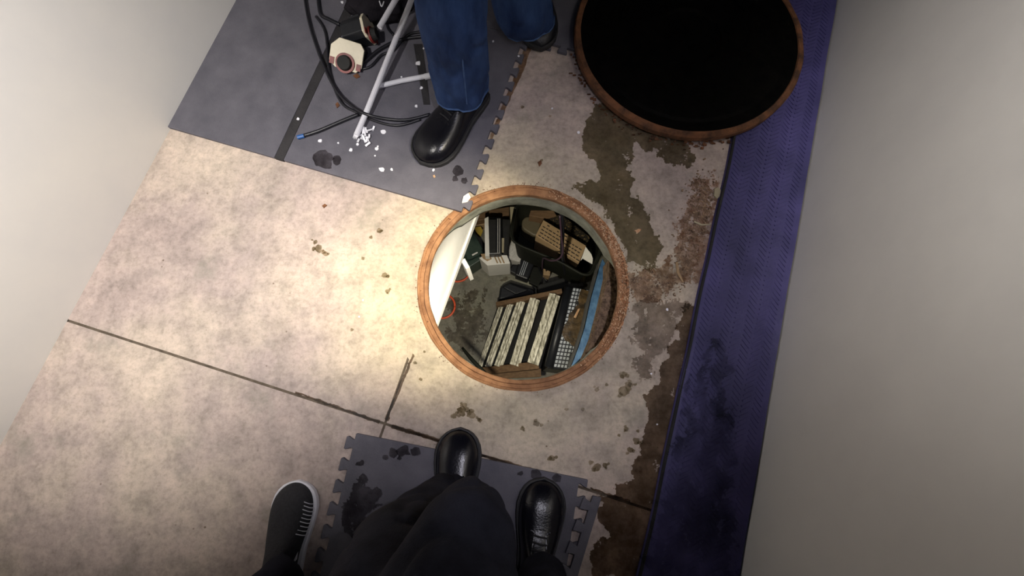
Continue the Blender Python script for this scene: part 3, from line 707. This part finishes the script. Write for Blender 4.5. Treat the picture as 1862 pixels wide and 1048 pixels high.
cable('thin black cable looped beside the connectors', [P(640, 128, .016), P(672, 122, .016), P(694, 100, .016), P(715, 92, .016), P(745, 62, .016), P(790, 58, .016)], .0038)
cable('dark cable trailing down from the black bag to the mat', [P(578, -10, .016), P(583, 25, .016), P(598, 35, .016), P(618, 45, .016)], .0055)
cable('dark cable curling behind the bluish tube', [P(712, 20, .016), P(704, 38, .016), P(706, 52, .016), P(716, 64, .016)], .0038)
# black strip on the mat
q_ = A0 - U * .5625
tag(obj('floor_strip', prism_bm([q_, q_ + U * .026, q_ + U * .026 + V * 1.2, q_ + V * 1.2], 0, .010), M['strip']), 'long flat black strip running diagonally between two grey mats', 'strip')
tag(obj('floor_strip', hexa(bmesh.new(), [P(752, 80, .0125), P(768, 80, .0125), P(782, 190, .0125), P(770, 190, .0125)], (0, 0, -.0015)), M['strip']), 'flat black strip on the mat beside the jeans', 'strip')

def connector(label, c, ax, face_up, s=.034, length=.062, clip=True):
    """hexagonal cream plate on a black body; ax = face normal (world)"""
    t = thing('connector', label, 'connector', (c.x, c.y, .011))
    n = Vector(ax).normalized(); u = Vector(face_up); u = (u - n * u.dot(n)).normalized(); s_ = n.cross(u)
    def hx(bm, c0, depth_, rad, cut=.42, wide=1.0):
        ps = []
        for (x, y) in ((-1, .55), (-.75, .85), (.55, .85), (1, .35), (1, -.55), (.6, -.85), (-.7, -.85), (-1, -.5)):
            ps.append(c0 + s_ * x * rad * wide + u * y * rad)
        a = [bm.verts.new(p) for p in ps]; b = [bm.verts.new(p - n * depth_) for p in ps]
        bm.faces.new(a); bm.faces.new(list(reversed(b)))
        for i in range(len(a)): bm.faces.new((a[i], b[i], b[(i + 1) % len(a)], a[(i + 1) % len(a)]))
        bmesh.ops.recalc_face_normals(bm, faces=bm.faces); return bm
    obj('body', hx(bmesh.new(), c - n * .008, length, s * .96), M['black'], t, bevel=.003)
    obj('face_plate', hx(bmesh.new(), c, .0085, s), M['cream'], t, bevel=.0015)
    k = c - u * s * .48
    obj('ring', tube([k - n * .001, k + n * .006], s * .58, 28), M['red'], t)
    obj('cap', tube([k + n * .004, k + n * .020], [s * .46, s * .40], 24), M['blackm'], t, bevel=.002)
    for sg in (-1, 1):
        bm = bmesh.new(); box(bm, c + s_ * sg * s * .82 - u * s * .52 + n * .0008, s_ * s * .14, u * s * .2, n * .0012); obj('red_mark', bm, M['red'], t)
    bm = bmesh.new(); box(bm, c + u * s * .8 - n * .03, s_ * s * .6, u * .004, n * .016); obj('latch', bm, M['black'], t, bevel=.0015)
    return t
connector('black connector with a cream hexagonal face and round black cap, nearest the mat', P(630, 100, .050), (.05, -.55, .80), (.25, .9, .3), .047, .06)
connector('black connector with a cream face turned sideways behind the nearer one', P(672, 52, .055), (.93, .12, .22), (-.15, .95, .30), .040, .065)
# black bag behind them
bag = thing('bag', 'black cloth bag with a metal clip at the top edge behind the connectors', 'bag', P(675, -10, .011))
bm = bmesh.new(); bmesh.ops.create_icosphere(bm, subdivisions=4, radius=1)
cb = P(690, -8, .05)
for v in bm.verts:
    q = v.co.copy(); f = 1 + .22 * noise.noise(q * 2.2) + .08 * noise.noise(q * 6)
    v.co = Vector((cb.x + q.x * .105 * f, cb.y + q.y * .085 * f, max(.0115, cb.z + q.z * .055 * f)))
obj('body', bm, M['darkcloth'], bag, smooth=True)
obj('clip', tube([P(690, 2, .11), P(694, 12, .11), P(698, 3, .11)], .0018, 6, 4), M['whitetube'], bag)
# white shavings
bm = bmesh.new()
for k in range(20):
    a = rnd.gauss(1.3, .7); p = P(665 + rnd.gauss(0, 5), 247 + rnd.gauss(0, 7), .014 + rnd.uniform(0, .006)); L_ = rnd.uniform(.004, .010)
    box(bm, p, (L_ * math.cos(a), L_ * math.sin(a), rnd.uniform(-.5, .5) * L_), (-.0026 * math.sin(a), .0026 * math.cos(a), rnd.uniform(-.001, .001)), (0, 0, .0005))
tag(obj('shavings', bm, M['chip']), 'little heap of white shavings by the splintered end of the long tube', 'shavings', kind='stuff')
chips = [(582, 256, 4), (638, 273, 4), (697, 240, 5), (685, 270, 4), (694, 308, 5), (682, 283, 2), (687, 266, 2), (615, 260, 2), (650, 262, 3), (757, 193, 3), (760, 115, 5), (766, 160, 3), (770, 88, 2), (712, 308, 3), (788, 309, 3), (542, 216, 3), (622, 4, 3), (730, 140, 2), (934, 51, 3), (950, 65, 3), (943, 102, 2), (897, 75, 2)]
for x, y, r in chips:
    q = blob(x, y, r * .9, x * .13)[::2]
    o = obj('white_chip', prism_bm([P(a, b, .0125) for a, b in q], .0112, .0128), M['chip']); tag(o, 'small white chip scattered on the dark grey mats', 'chip', 'white chips on the grey mats')
for x, y, r in [(1052, 241, 3), (1004, 197, 2), (660, 546, 2), (653, 576, 2), (1184, 680, 2), (1213, 563, 3), (1195, 772, 2)]:
    q = blob(x, y, r * .9, x * .17)[::2]
    o = obj('white_chip', prism_bm([P(a, b, .001) for a, b in q], .0, .0015), M['chip']); tag(o, 'small white chip scattered on the bare concrete', 'chip', 'white chips on the concrete')
for (q, lb) in [([(610, 190), (614, 186), (618, 192), (613, 197)], 'reddish leaf scrap on the mat inside the cable loop'), ([(583, 372), (588, 368), (592, 371), (586, 376)], 'dark red flake on the concrete below the straight mat edge'),
                ([(642, 138), (650, 134), (655, 140), (648, 143)], 'brown crumb on the mat under the front connector'), ([(978, 292), (984, 288), (986, 294), (981, 300)], 'dark brown flake on the concrete above the manhole frame'),
                ([(787, 320), (790, 318), (792, 322), (789, 324)], 'tiny orange flake on the mat near its corner')]:
    z = .0112 if y else 0
    o = obj('scrap', prism_bm([P(a, b, .012) for a, b in q], .0005 if 'concrete' in lb else .0112, .003 if 'concrete' in lb else .0135), M['rust_dark'] if 'orange' not in lb else M['flake']); tag(o, lb, 'scrap')

# ================================================================ inside the chamber
for i, (q, lb) in enumerate([([(822, 540), (868, 528), (886, 560), (880, 610), (850, 640), (815, 610)], 'dark damp patch on the room floor left of the steps'), ([(905, 500), (920, 494), (926, 505), (912, 512)], 'small dark spot on the room floor above the steps')]):
    patch('damp_stain', lb, q, M['wetsoft'], ZF + .001, 14, 1.3, 60 + i, .3)
# white board hanging at the left of the opening
za, zb = -.12, -.9
a = P(862, 403, zb); b = P(797, 578, zb); dd = (a - b).normalized(); nn = Vector((-dd.y, dd.x, 0))
if nn.x > 0: nn = -nn
board = thing('white_board', 'tall white board just inside the left of the manhole, brightly lit', 'board', (a + b) / 2)
bm = bmesh.new(); p, q = b - dd * .45, a + dd * .5
hexa(bm, [Vector((p.x, p.y, za)), Vector((q.x, q.y, za)), Vector((q.x, q.y, za)) + nn * .02, Vector((p.x, p.y, za)) + nn * .02], (0, 0, zb - za))
obj('panel', bm, M['neck_white'], board)
bm = bmesh.new(); inn = -nn
hexa(bm, [Vector((p.x, p.y, zb + .03)), Vector((q.x, q.y, zb + .03)), Vector((q.x, q.y, zb + .03)) + inn * .010, Vector((p.x, p.y, zb + .03)) + inn * .010], (0, 0, -.05))
obj('edge_batten', bm, M['neck_white'], board, bevel=.002)
# small white end piece below the board
tag(obj('wood_block', pix_prism([(838, 474), (845, 470), (854, 486), (847, 489)], -1.25, -1.0), M['neck_white']), 'small cream block below the corner of the white board', 'block')
# orange hoops
def hoop(cx, cy, rp, lb):
    c = P(cx, cy, ZF + .012); r = rp * depth(cx, cy, ZF) / F
    o = obj('orange_hose', tube([c + Vector((math.cos(k * PI / 18) * r, math.sin(k * PI / 18) * r, 0)) for k in range(37)], .0085, 8), M['orange'], smooth=True); tag(o, lb, 'hose')
hoop(832, 489, 24, 'orange hose loop on the room floor under the white board, nearer the green case'); hoop(805, 557, 22, 'orange hose loop on the bare room floor beside the white board')
# louvred steps
tr = [((913, 553), (872, 668), 9, -2.16), ((929, 551), (887, 668), 12, -2.10), ((948, 548), (906, 667), 16, -2.03), ((973, 544), (936, 665), 20, -1.95), ((1009, 536), (969, 662), 22, -1.86)]
st = thing('steps', 'short wooden steps with five worn silver treads on the room floor', 'steps', P(940, 600, ZF))
for (x0, y0), (x1, y1), wpx, z in tr:
    a = P(x0, y0, z); b = P(x1, y1, z); wd = wpx * .92 * depth(x0, y0, z) / F / 2; d = (a - b).normalized(); s = Vector((d.y, -d.x, 0)); bm = bmesh.new(); nseg = 26; rows = []
    prof = [(-1, -.012), (-1, -.001), (-.55, .006), (-.2, .022), (.1, .024), (.3, .006), (.8, .0), (1, -.004), (1, -.012)]
    for i in range(nseg + 1):
        c = b.lerp(a, i / nseg); rows.append([bm.verts.new(c + s * (x * wd) + Vector((0, 0, zz + .004 * noise.noise(Vector((i * .9, x * 3, z * 9)))))) for x, zz in prof])
    for r0, r1 in zip(rows, rows[1:]):
        for j in range(len(prof)): bm.faces.new((r0[j], r1[j], r1[(j + 1) % len(prof)], r0[(j + 1) % len(prof)]))
    bm.faces.new(rows[0]); bm.faces.new(list(reversed(rows[-1]))); bmesh.ops.recalc_face_normals(bm, faces=bm.faces)
    obj('tread', bm, M['silver'], st)
    bm = bmesh.new(); hexa(bm, [a + s * wd * 1.0 + Vector((0, 0, -.012)), b + s * wd * 1.0 + Vector((0, 0, -.012)), b - s * wd + Vector((0, 0, -.012)), a - s * wd + Vector((0, 0, -.012))], (0, 0, -.09)); obj('riser', bm, M['blackm'], st)
def bar(name, pa, pb, za_, zb_, wpx, h, m, parent):
    a = P(*pa, za_); b = P(*pb, zb_); d = (b - a); d.z = 0; d.normalize(); s = Vector((-d.y, d.x, 0)); wa = wpx * depth(*pa, za_) / F / 2
    return obj(name, hexa(bmesh.new(), [a - s * wa, b - s * wa, b + s * wa, a + s * wa], (0, 0, -h)), m, parent, bevel=.004)
obj('tread_gap_shade', hexa(bmesh.new(), [P(905, 556, -2.24), P(1016, 536, -1.98), P(978, 664, -1.98), P(866, 672, -2.24)], (0, 0, -.02)), M['blackm'], st)  # black sheet added as the dark shade between the treads
bar('stringer', (902, 553), (1022, 529), -2.10, -1.84, 8, .12, M['wood'], st)
bar('stringer', (868, 676), (980, 664), -2.12, -1.87, 13, .14, M['wood'], st)
bar('foot_rail', (868, 684), (984, 678), -2.2, -2.02, 14, .05, M['wood'], st)
# black crate with a gridded top, muddy
zt = -1.75
cr = thing('crate', 'black plastic crate with a gridded muddy top beside the steps', 'crate', P(1035, 600, ZF))
obj('body', pix_prism([(1029, 519), (1079, 527), (1044, 676), (994, 670)], ZF, zt), M['black'], cr, bevel=.012)
obj('rounded_side', tube([P(1034, 524, zt + .005), P(1016, 598, zt + .005), P(998, 668, zt + .005)], .030, 12), M['black'], cr, smooth=True)
Q = [P(1042, 523, zt + .006), P(1077, 528, zt + .006), P(1044, 672, zt + .006), P(1006, 668, zt + .006)]
bm = bmesh.new(); NX, NY = 6, 21; 
def bil(a, b):
    t = Q[0].lerp(Q[1], a); u_ = Q[3].lerp(Q[2], a); return t.lerp(u_, b)
for i in range(NX):
    for j in range(NY):
        g0 = .16
        hexa(bm, [bil((i + g0) / NX, (j + g0) / NY), bil((i + 1 - g0) / NX, (j + g0) / NY), bil((i + 1 - g0) / NX, (j + 1 - g0) / NY), bil((i + g0) / NX, (j + 1 - g0) / NY)], (0, 0, -.006))
tag(obj('grid_cells', bm, M['gridlight'], cr), kind='stuff')
obj('mud', flat_bm(rough_poly([(1044, 560), (1062, 552), (1072, 560), (1066, 600), (1058, 626), (1046, 634), (1030, 622), (1020, 606), (1030, 586)], 4, 4, 80, zt + .013), zt + .013), M['mud'], cr)
obj('mud', flat_bm(rough_poly([(1056, 526), (1078, 530), (1074, 556), (1060, 562), (1050, 552)], 3, 4, 84, zt + .012), zt + .012), M['mud'], cr)
for q in [(1049, 551, 3.5), (1066, 555, 4), (1040, 649, 6), (1050, 655, 7)]:
    obj('hole', flat_bm([P(a, b, zt + .015) for a, b in blob(*q, q[0])], zt + .015), M['blackm'], cr)
tag(obj('leaf', hexa(bmesh.new(), [P(1043, 577, zt + .03), P(1047, 579, zt + .03), P(1055, 561, zt + .03), P(1051, 562, zt + .03)], (0, 0, -.004)), M['flake']), 'small bright orange leaf on the muddy crate', 'leaf')
# blue beam
zbm = -.95
be = thing('steel_beam', 'blue painted steel beam curving down the right side below the manhole', 'beam', P(1075, 580, zbm))
obj('web', pix_prism([(1096, 470), (1106, 488), (1096, 528), (1084, 572), (1074, 610), (1064, 640), (1056, 652), (1040, 668), (1038, 664), (1050, 634), (1062, 596), (1073, 545), (1086, 498)], zbm - .03, zbm), M['bluesteel'], be, bevel=.004)
obj('lip', pix_prism([(1104, 474), (1110, 488), (1101, 528), (1090, 572), (1079, 612), (1068, 644), (1056, 660), (1056, 653), (1064, 641), (1074, 611), (1084, 573), (1096, 529), (1104, 491)], zbm - .05, zbm + .012), M['blackm'], be)
obj('lip', pix_prism([(1089, 476), (1086, 498), (1073, 545), (1062, 596), (1050, 634), (1037, 668), (1033, 666), (1046, 632), (1058, 596), (1069, 545), (1082, 497)], zbm - .05, zbm + .008), M['blackm'], be)
# rubble ledge on the right just below the neck
bm = bmesh.new(); zl = -.17; LQ = [(1108, 470), (1150, 470), (1150, 640), (1085, 690), (1050, 680), (1062, 655), (1080, 612), (1092, 566), (1102, 522), (1108, 494)]
led = thing('ledge', 'rubble covered ledge under the right edge of the manhole', 'ledge', P(1100, 580, zl - .1))
obj('shelf', pix_prism(LQ, zl - .1, zl), M['dirt'], led)
for k in range(1500):
    x = rnd.uniform(1055, 1135); y = rnd.uniform(480, 675)
    if x < 1110 - (y - 480) * .30 + 4: continue
    p = P(x, y, zl + .002); s = rnd.uniform(.001, .004) * rnd.choice((1, 1, 1.8)); th = rnd.uniform(0, PI)
    box(bm, p, (s * math.cos(th), s * math.sin(th), rnd.uniform(-.5, .5) * s), (-s * .5 * math.sin(th), s * .5 * math.cos(th), 0), (0, 0, s * .4))
tag(obj('rubble', bm, M['dirt'], led), kind='stuff')

# storage tub
ztub = -1.62
tb = thing('storage_tub', 'dark open plastic tub holding a cardboard box', 'tub', P(1000, 430, -2.02))
outl = [(938, 372), (1100, 372), (1098, 440), (1085, 480), (1074, 500), (1060, 500), (1020, 477), (944, 446), (932, 438), (928, 424)]
def rounded(pxs, r=10, n=4):
    out = []
    for i in range(len(pxs)):
        p = Vector((*pxs[i], 0)); a = Vector((*pxs[i - 1], 0)); b = Vector((*pxs[(i + 1) % len(pxs)], 0)); da = (a - p); db = (b - p)
        ra = min(r, da.length * .45); rb = min(r, db.length * .45); s = p + da.normalized() * ra; e_2 = p + db.normalized() * rb
        for k in range(n + 1):
            t = k / n; q = s.lerp(p, t).lerp(p.lerp(e_2, t), t); out.append((q.x, q.y))
    return out
ro = rounded(outl, 9)
def shrinkp(q, f, cx=1010, cy=428): return [(cx + (x - cx) * f, cy + (y - cy) * f) for x, y in q]
bm = bmesh.new(); loops = []
for fct, z in ((1.0, ztub - .02), (1.0, ztub), (.955, ztub), (.945, ztub - .015), (.86, -2.0), (.02, -2.0)):
    loops.append([bm.verts.new(P(x, y, z if z > -1.9 else z)) if z > -1.9 else bm.verts.new((lambda pp: (pp.x, pp.y, z))(P(x, y, ztub))) for x, y in shrinkp(ro, fct)])
for a_, b_ in zip(loops, loops[1:]):
    n = len(a_)
    for k in range(n): bm.faces.new((a_[k], b_[k], b_[(k + 1) % n], a_[(k + 1) % n]))
bm.faces.new(loops[-1]); bmesh.ops.recalc_face_normals(bm, faces=bm.faces)
obj('shell', bm, M['tub'], tb)
obj('rim', tube([P(x, y, ztub + .004) for x, y in ro + [ro[0]]], .009, 8), M['tub'], tb, smooth=True)
tag(obj('basin', prism_bm([P(x, y, -1.80) for x, y in rounded([(950, 396), (985, 388), (982, 425), (972, 430), (948, 414)], 8)], -1.98, -1.80), M['basin'], bevel=.01), 'olive brown basin inside the tub left of the cardboard box', 'basin')
# cardboard box with lines of print
cbx = thing('cardboard_box', 'brown cardboard box with rows of dark print lying in the tub', 'box', P(1020, 440, -1.95))
zc = -1.66; K = [(988, 400), (1066, 447), (1053, 478), (974, 428)]
obj('carton', pix_prism(K, -1.95, zc), M['cardb'], cbx, bevel=.003)
KW = [P(x, y, zc + .0015) for x, y in K]
def kb(a, b): return KW[0].lerp(KW[1], a).lerp(KW[3].lerp(KW[2], a), b)
for rrow in range(5):
    bm = bmesh.new(); aa = .06 + .03 * rrow
    if rrow in (0,): segs = [(.06, .15), (.30, .38), (.5, .6)]
    elif rrow == 1: segs = None
    else: segs = None
    pos = .05
    while pos < .93:
        wl = rnd.uniform(.03, .085)
        if segs is None or any(s0 <= pos <= s1 for s0, s1 in segs):
            b0_ = .12 + rrow * .19; hexa(bm, [kb(pos, b0_), kb(pos + wl, b0_), kb(pos + wl, b0_ + .055), kb(pos, b0_ + .055)], (0, 0, -.0012))
        pos += wl + .02
    obj('print_line', bm, M['ink'], cbx)
tag(obj('speckled_pack', pix_prism([(1000, 392), (1022, 390), (1074, 432), (1066, 446), (990, 400)], -1.95, -1.72), M['gold'], bevel=.006), 'black pack speckled with gold behind the cardboard box', 'pack')
tag(obj('plank', pix_prism([(966, 380), (1004, 378), (1012, 392), (992, 398), (962, 392)], -1.86, -1.70), M['wood'], bevel=.003), 'brown wooden offcut in the far side of the tub', 'offcut')
tag(obj('paper_sheet', pix_prism([(1065, 449), (1075, 462), (1078, 470), (1077, 480), (1060, 470), (1056, 474)], -1.66, -1.65), M['paper']), 'pale paper sheet sticking out beside the cardboard box', 'paper')
# cables hanging into the room
cable('thick dark cable hanging over the cardboard box', [P(1021, 384, -1.2), P(1023, 420, -1.35), P(1022, 460, -1.5), P(1027, 490, -1.8), P(1030, 512, -2.1)], .012)
cable('purple cable looping from the tub rim across the box', [P(1018, 392, -1.22), P(1021, 430, -1.35), P(1023, 460, -1.45), P(1014, 472, -1.5), P(1000, 474, -1.55), P(988, 470, -1.65), P(986, 490, -1.9)], .006, M['cable_purple'])
cable('dark cable running down beside the power adapter', [P(977, 478, -2.1), P(982, 492, -2.2), P(992, 508, -2.25), P(1000, 522, -2.25)], .008)
cable('thin lead of the power adapter on the room floor', [P(957, 508, -2.27), P(965, 515, -2.28), P(973, 528, -2.28)], .006)
cable('dark cable lying among the packing scraps', [P(1000, 478, -2.0), P(990, 500, -2.2), P(982, 520, -2.2)], .007)
# power adapters
pa = thing('power_adapter', 'black power adapter below the corner of the tub', 'adapter', P(955, 480, ZF))
obj('body', pix_prism([(949, 452), (975, 471), (960, 509), (936, 500)], ZF + .005, ZF + .14), M['black'], pa, bevel=.012)
obj('plug', pix_prism([(932, 482), (950, 480), (944, 502), (924, 492)], ZF + .005, ZF + .09), M['black'], pa, bevel=.008)
bm = bmesh.new()
for q in (0, 3.2, 6.4):
    hexa(bm, [P(956 + q, 465 + q * .4, ZF + .143), P(957.2 + q, 465.6 + q * .4, ZF + .143), P(945.2 + q, 500 + q * .2, ZF + .143), P(944 + q, 499.6 + q * .2, ZF + .143)], (0, 0, -.003))
obj('ridge', bm, M['gridlight'], pa)
bk = thing('black_case', 'black faceted case in front of the upper stringer of the steps', 'case', P(930, 530, ZF))
obj('body', pix_prism([(906, 546), (909, 524), (915, 518), (927, 512), (972, 526), (975, 534)], ZF + .004, ZF + .10), M['black'], bk, bevel=.015)
obj('lid', pix_prism([(913, 522), (927, 515), (962, 527), (938, 536)], ZF + .10, ZF + .13), M['black'], bk, bevel=.01)
# boxed battery group
wb = thing('open_box', 'open white box holding a black ribbed battery', 'box', P(900, 440, ZF))
zb2 = ZF + .42
obj('side', pix_prism([(881, 398), (888, 394), (890, 466), (882, 466)], ZF + .03, zb2), M['paper'], wb)
obj('front', pix_prism([(871, 469), (883, 463), (922, 464), (928, 479), (886, 483)], ZF + .03, ZF + .34), M['paper'], wb, bevel=.004)
obj('tape', pix_prism([(874, 462), (890, 461), (894, 471), (886, 475), (878, 470)], ZF + .34, ZF + .345), M['cardb'], wb)
for q in range(3): obj('print_bar', pix_prism([(898 + q * 6, 466.5), (900.5 + q * 6, 466.5), (906 + q * 6, 478.5), (903.5 + q * 6, 478.8)], ZF + .34, ZF + .343), M['cardb'], wb)
bt = thing('battery', 'black ribbed battery standing in the open white box', 'battery', P(900, 430, ZF + .1))
obj('body', pix_prism([(888, 395), (912, 395), (912, 462), (887, 463)], ZF + .1, zb2 - .01), M['black'], bt, bevel=.01)
for (x0, x1, y0, y1, mm) in ((890, 902, 399, 458, 'blackm'), (904.5, 906, 397, 460, 'papers'), (908, 909.5, 397, 460, 'papers')):
    obj('rib', pix_prism([(x0, y0), (x1, y0), (x1 - .3, y1), (x0 - .3, y1)], zb2 - .01, zb2 + .012), M[mm], bt, bevel=.003)
tag(obj('black_case', pix_prism([(913, 397), (929, 399), (926, 440), (922, 462), (914, 462)], ZF + .05, zb2 - .06), M['blackm'], bevel=.01), 'narrow matt black case right of the battery', 'case')
tag(obj('label_card', pix_prism([(911, 433), (917, 433), (916, 459), (911, 459)], zb2 - .055, zb2 - .045), M['beige']), 'small beige card lying on the narrow black case', 'card')
# stack of papers: separate leaves
pf = [(928, 440), (948, 452), (942, 482), (920, 476), (924, 452)]
bz = ZF + .02
for k in range(6):
    q = [(x + k * .9 + rnd.uniform(-.8, .8), y - k * 1.0 + rnd.uniform(-.8, .8)) for x, y in pf]
    o = obj('booklet', pix_prism(q, bz + k * .045, bz + k * .045 + .040), M['papers'], bevel=.002); tag(o, 'worn white booklet in the pile between the box and the tub', 'booklet', 'booklets beside the white box')
tag(obj('wall_post', pix_prism([(927, 376), (936, 376), (933, 414), (929, 414)], ZF, ZF + .5), M['beige'], bevel=.003), 'thin cream post between the battery and the tub', 'post')
# green case, mustard scrap, boards
gc = thing('green_case', 'dark green metal case below the white board', 'case', P(860, 455, ZF))
obj('body', pix_prism([(861, 420), (882, 460), (876, 472), (853, 487), (838, 470), (842, 440)], ZF, ZF + .22), M['green'], gc, bevel=.008)
obj('name_tag', pix_prism([(858, 463), (868, 458), (869, 460), (859, 465.5)], ZF + .22, ZF + .225), M['paper'], gc)
obj('handle', tube([P(846, 465, ZF + .225), P(852, 476, ZF + .25), P(872, 466, ZF + .225)], .006, 6, 3), M['green'], gc)
tag(obj('scrap', pix_prism([(862, 414), (874, 412), (878, 420), (874, 430), (866, 422)], ZF + .222, ZF + .235), M['yellow']), 'mustard yellow scrap on the far end of the green case', 'scrap')
tag(obj('plank', pix_prism([(868, 385), (926, 376), (926, 391), (866, 402)], ZF + .1, ZF + .30), M['wood'], bevel=.004), 'brown plank behind the battery at the far side', 'plank')
tag(obj('plank', pix_prism([(864, 402), (882, 398), (881, 408), (864, 412)], ZF + .1, ZF + .22), M['cardb'], bevel=.004), 'short tan board beside the white box, near the mustard scrap', 'plank')
tag(obj('carton_scrap', pix_prism([(989, 471), (1003, 473), (1000, 502), (988, 500)], ZF + .02, ZF + .16), M['cardb'], bevel=.003), 'tan cardboard scrap standing below the tub', 'scrap')
tag(obj('carton_scrap', pix_prism([(1002, 478), (1014, 482), (1004, 492)], ZF + .17, ZF + .18), M['beige']), 'pale triangular card among the cables', 'scrap')
tag(obj('carton_scrap', pix_prism([(1024, 488), (1068, 494), (1063, 512), (1024, 507)], ZF + .02, ZF + .12), M['beige'], bevel=.003), 'beige card sheet between the tub and the crate', 'scrap')
tag(obj('carton_scrap', pix_prism([(955, 455), (978, 462), (976, 470), (962, 466)], ZF + .3, ZF + .32), M['beige'], bevel=.003), 'beige strip under the near rim of the tub', 'scrap')
tag(obj('carton_scrap', pix_prism([(967, 463), (976, 465), (979, 472), (970, 474)], ZF + .33, ZF + .34), M['paper'], bevel=.003), 'crumpled white paper under the near rim of the tub', 'scrap')
tag(obj('black_case', pix_prism([(978, 518), (1026, 504), (1062, 514), (1062, 520), (1030, 526), (985, 536), (978, 530)], ZF + .02, ZF + .18), M['blackm'], bevel=.01), 'low black case wedged behind the crate and the steps', 'case')
tag(obj('grey_panel', pix_prism([(966, 484), (992, 488), (985, 525), (962, 514)], ZF + .005, ZF + .06), M['tub'], bevel=.006), 'olive grey panel on the floor beside the power adapter', 'panel')
# dark rod bottom left
tag(obj('rod', tube([P(841, 633, -1.6), P(856, 652, -1.55), P(892, 690, -1.5)], [.008, .012, .013], 10, 2), M['tub'], smooth=True), 'dark round rod poking in at the lower left of the steps', 'rod')
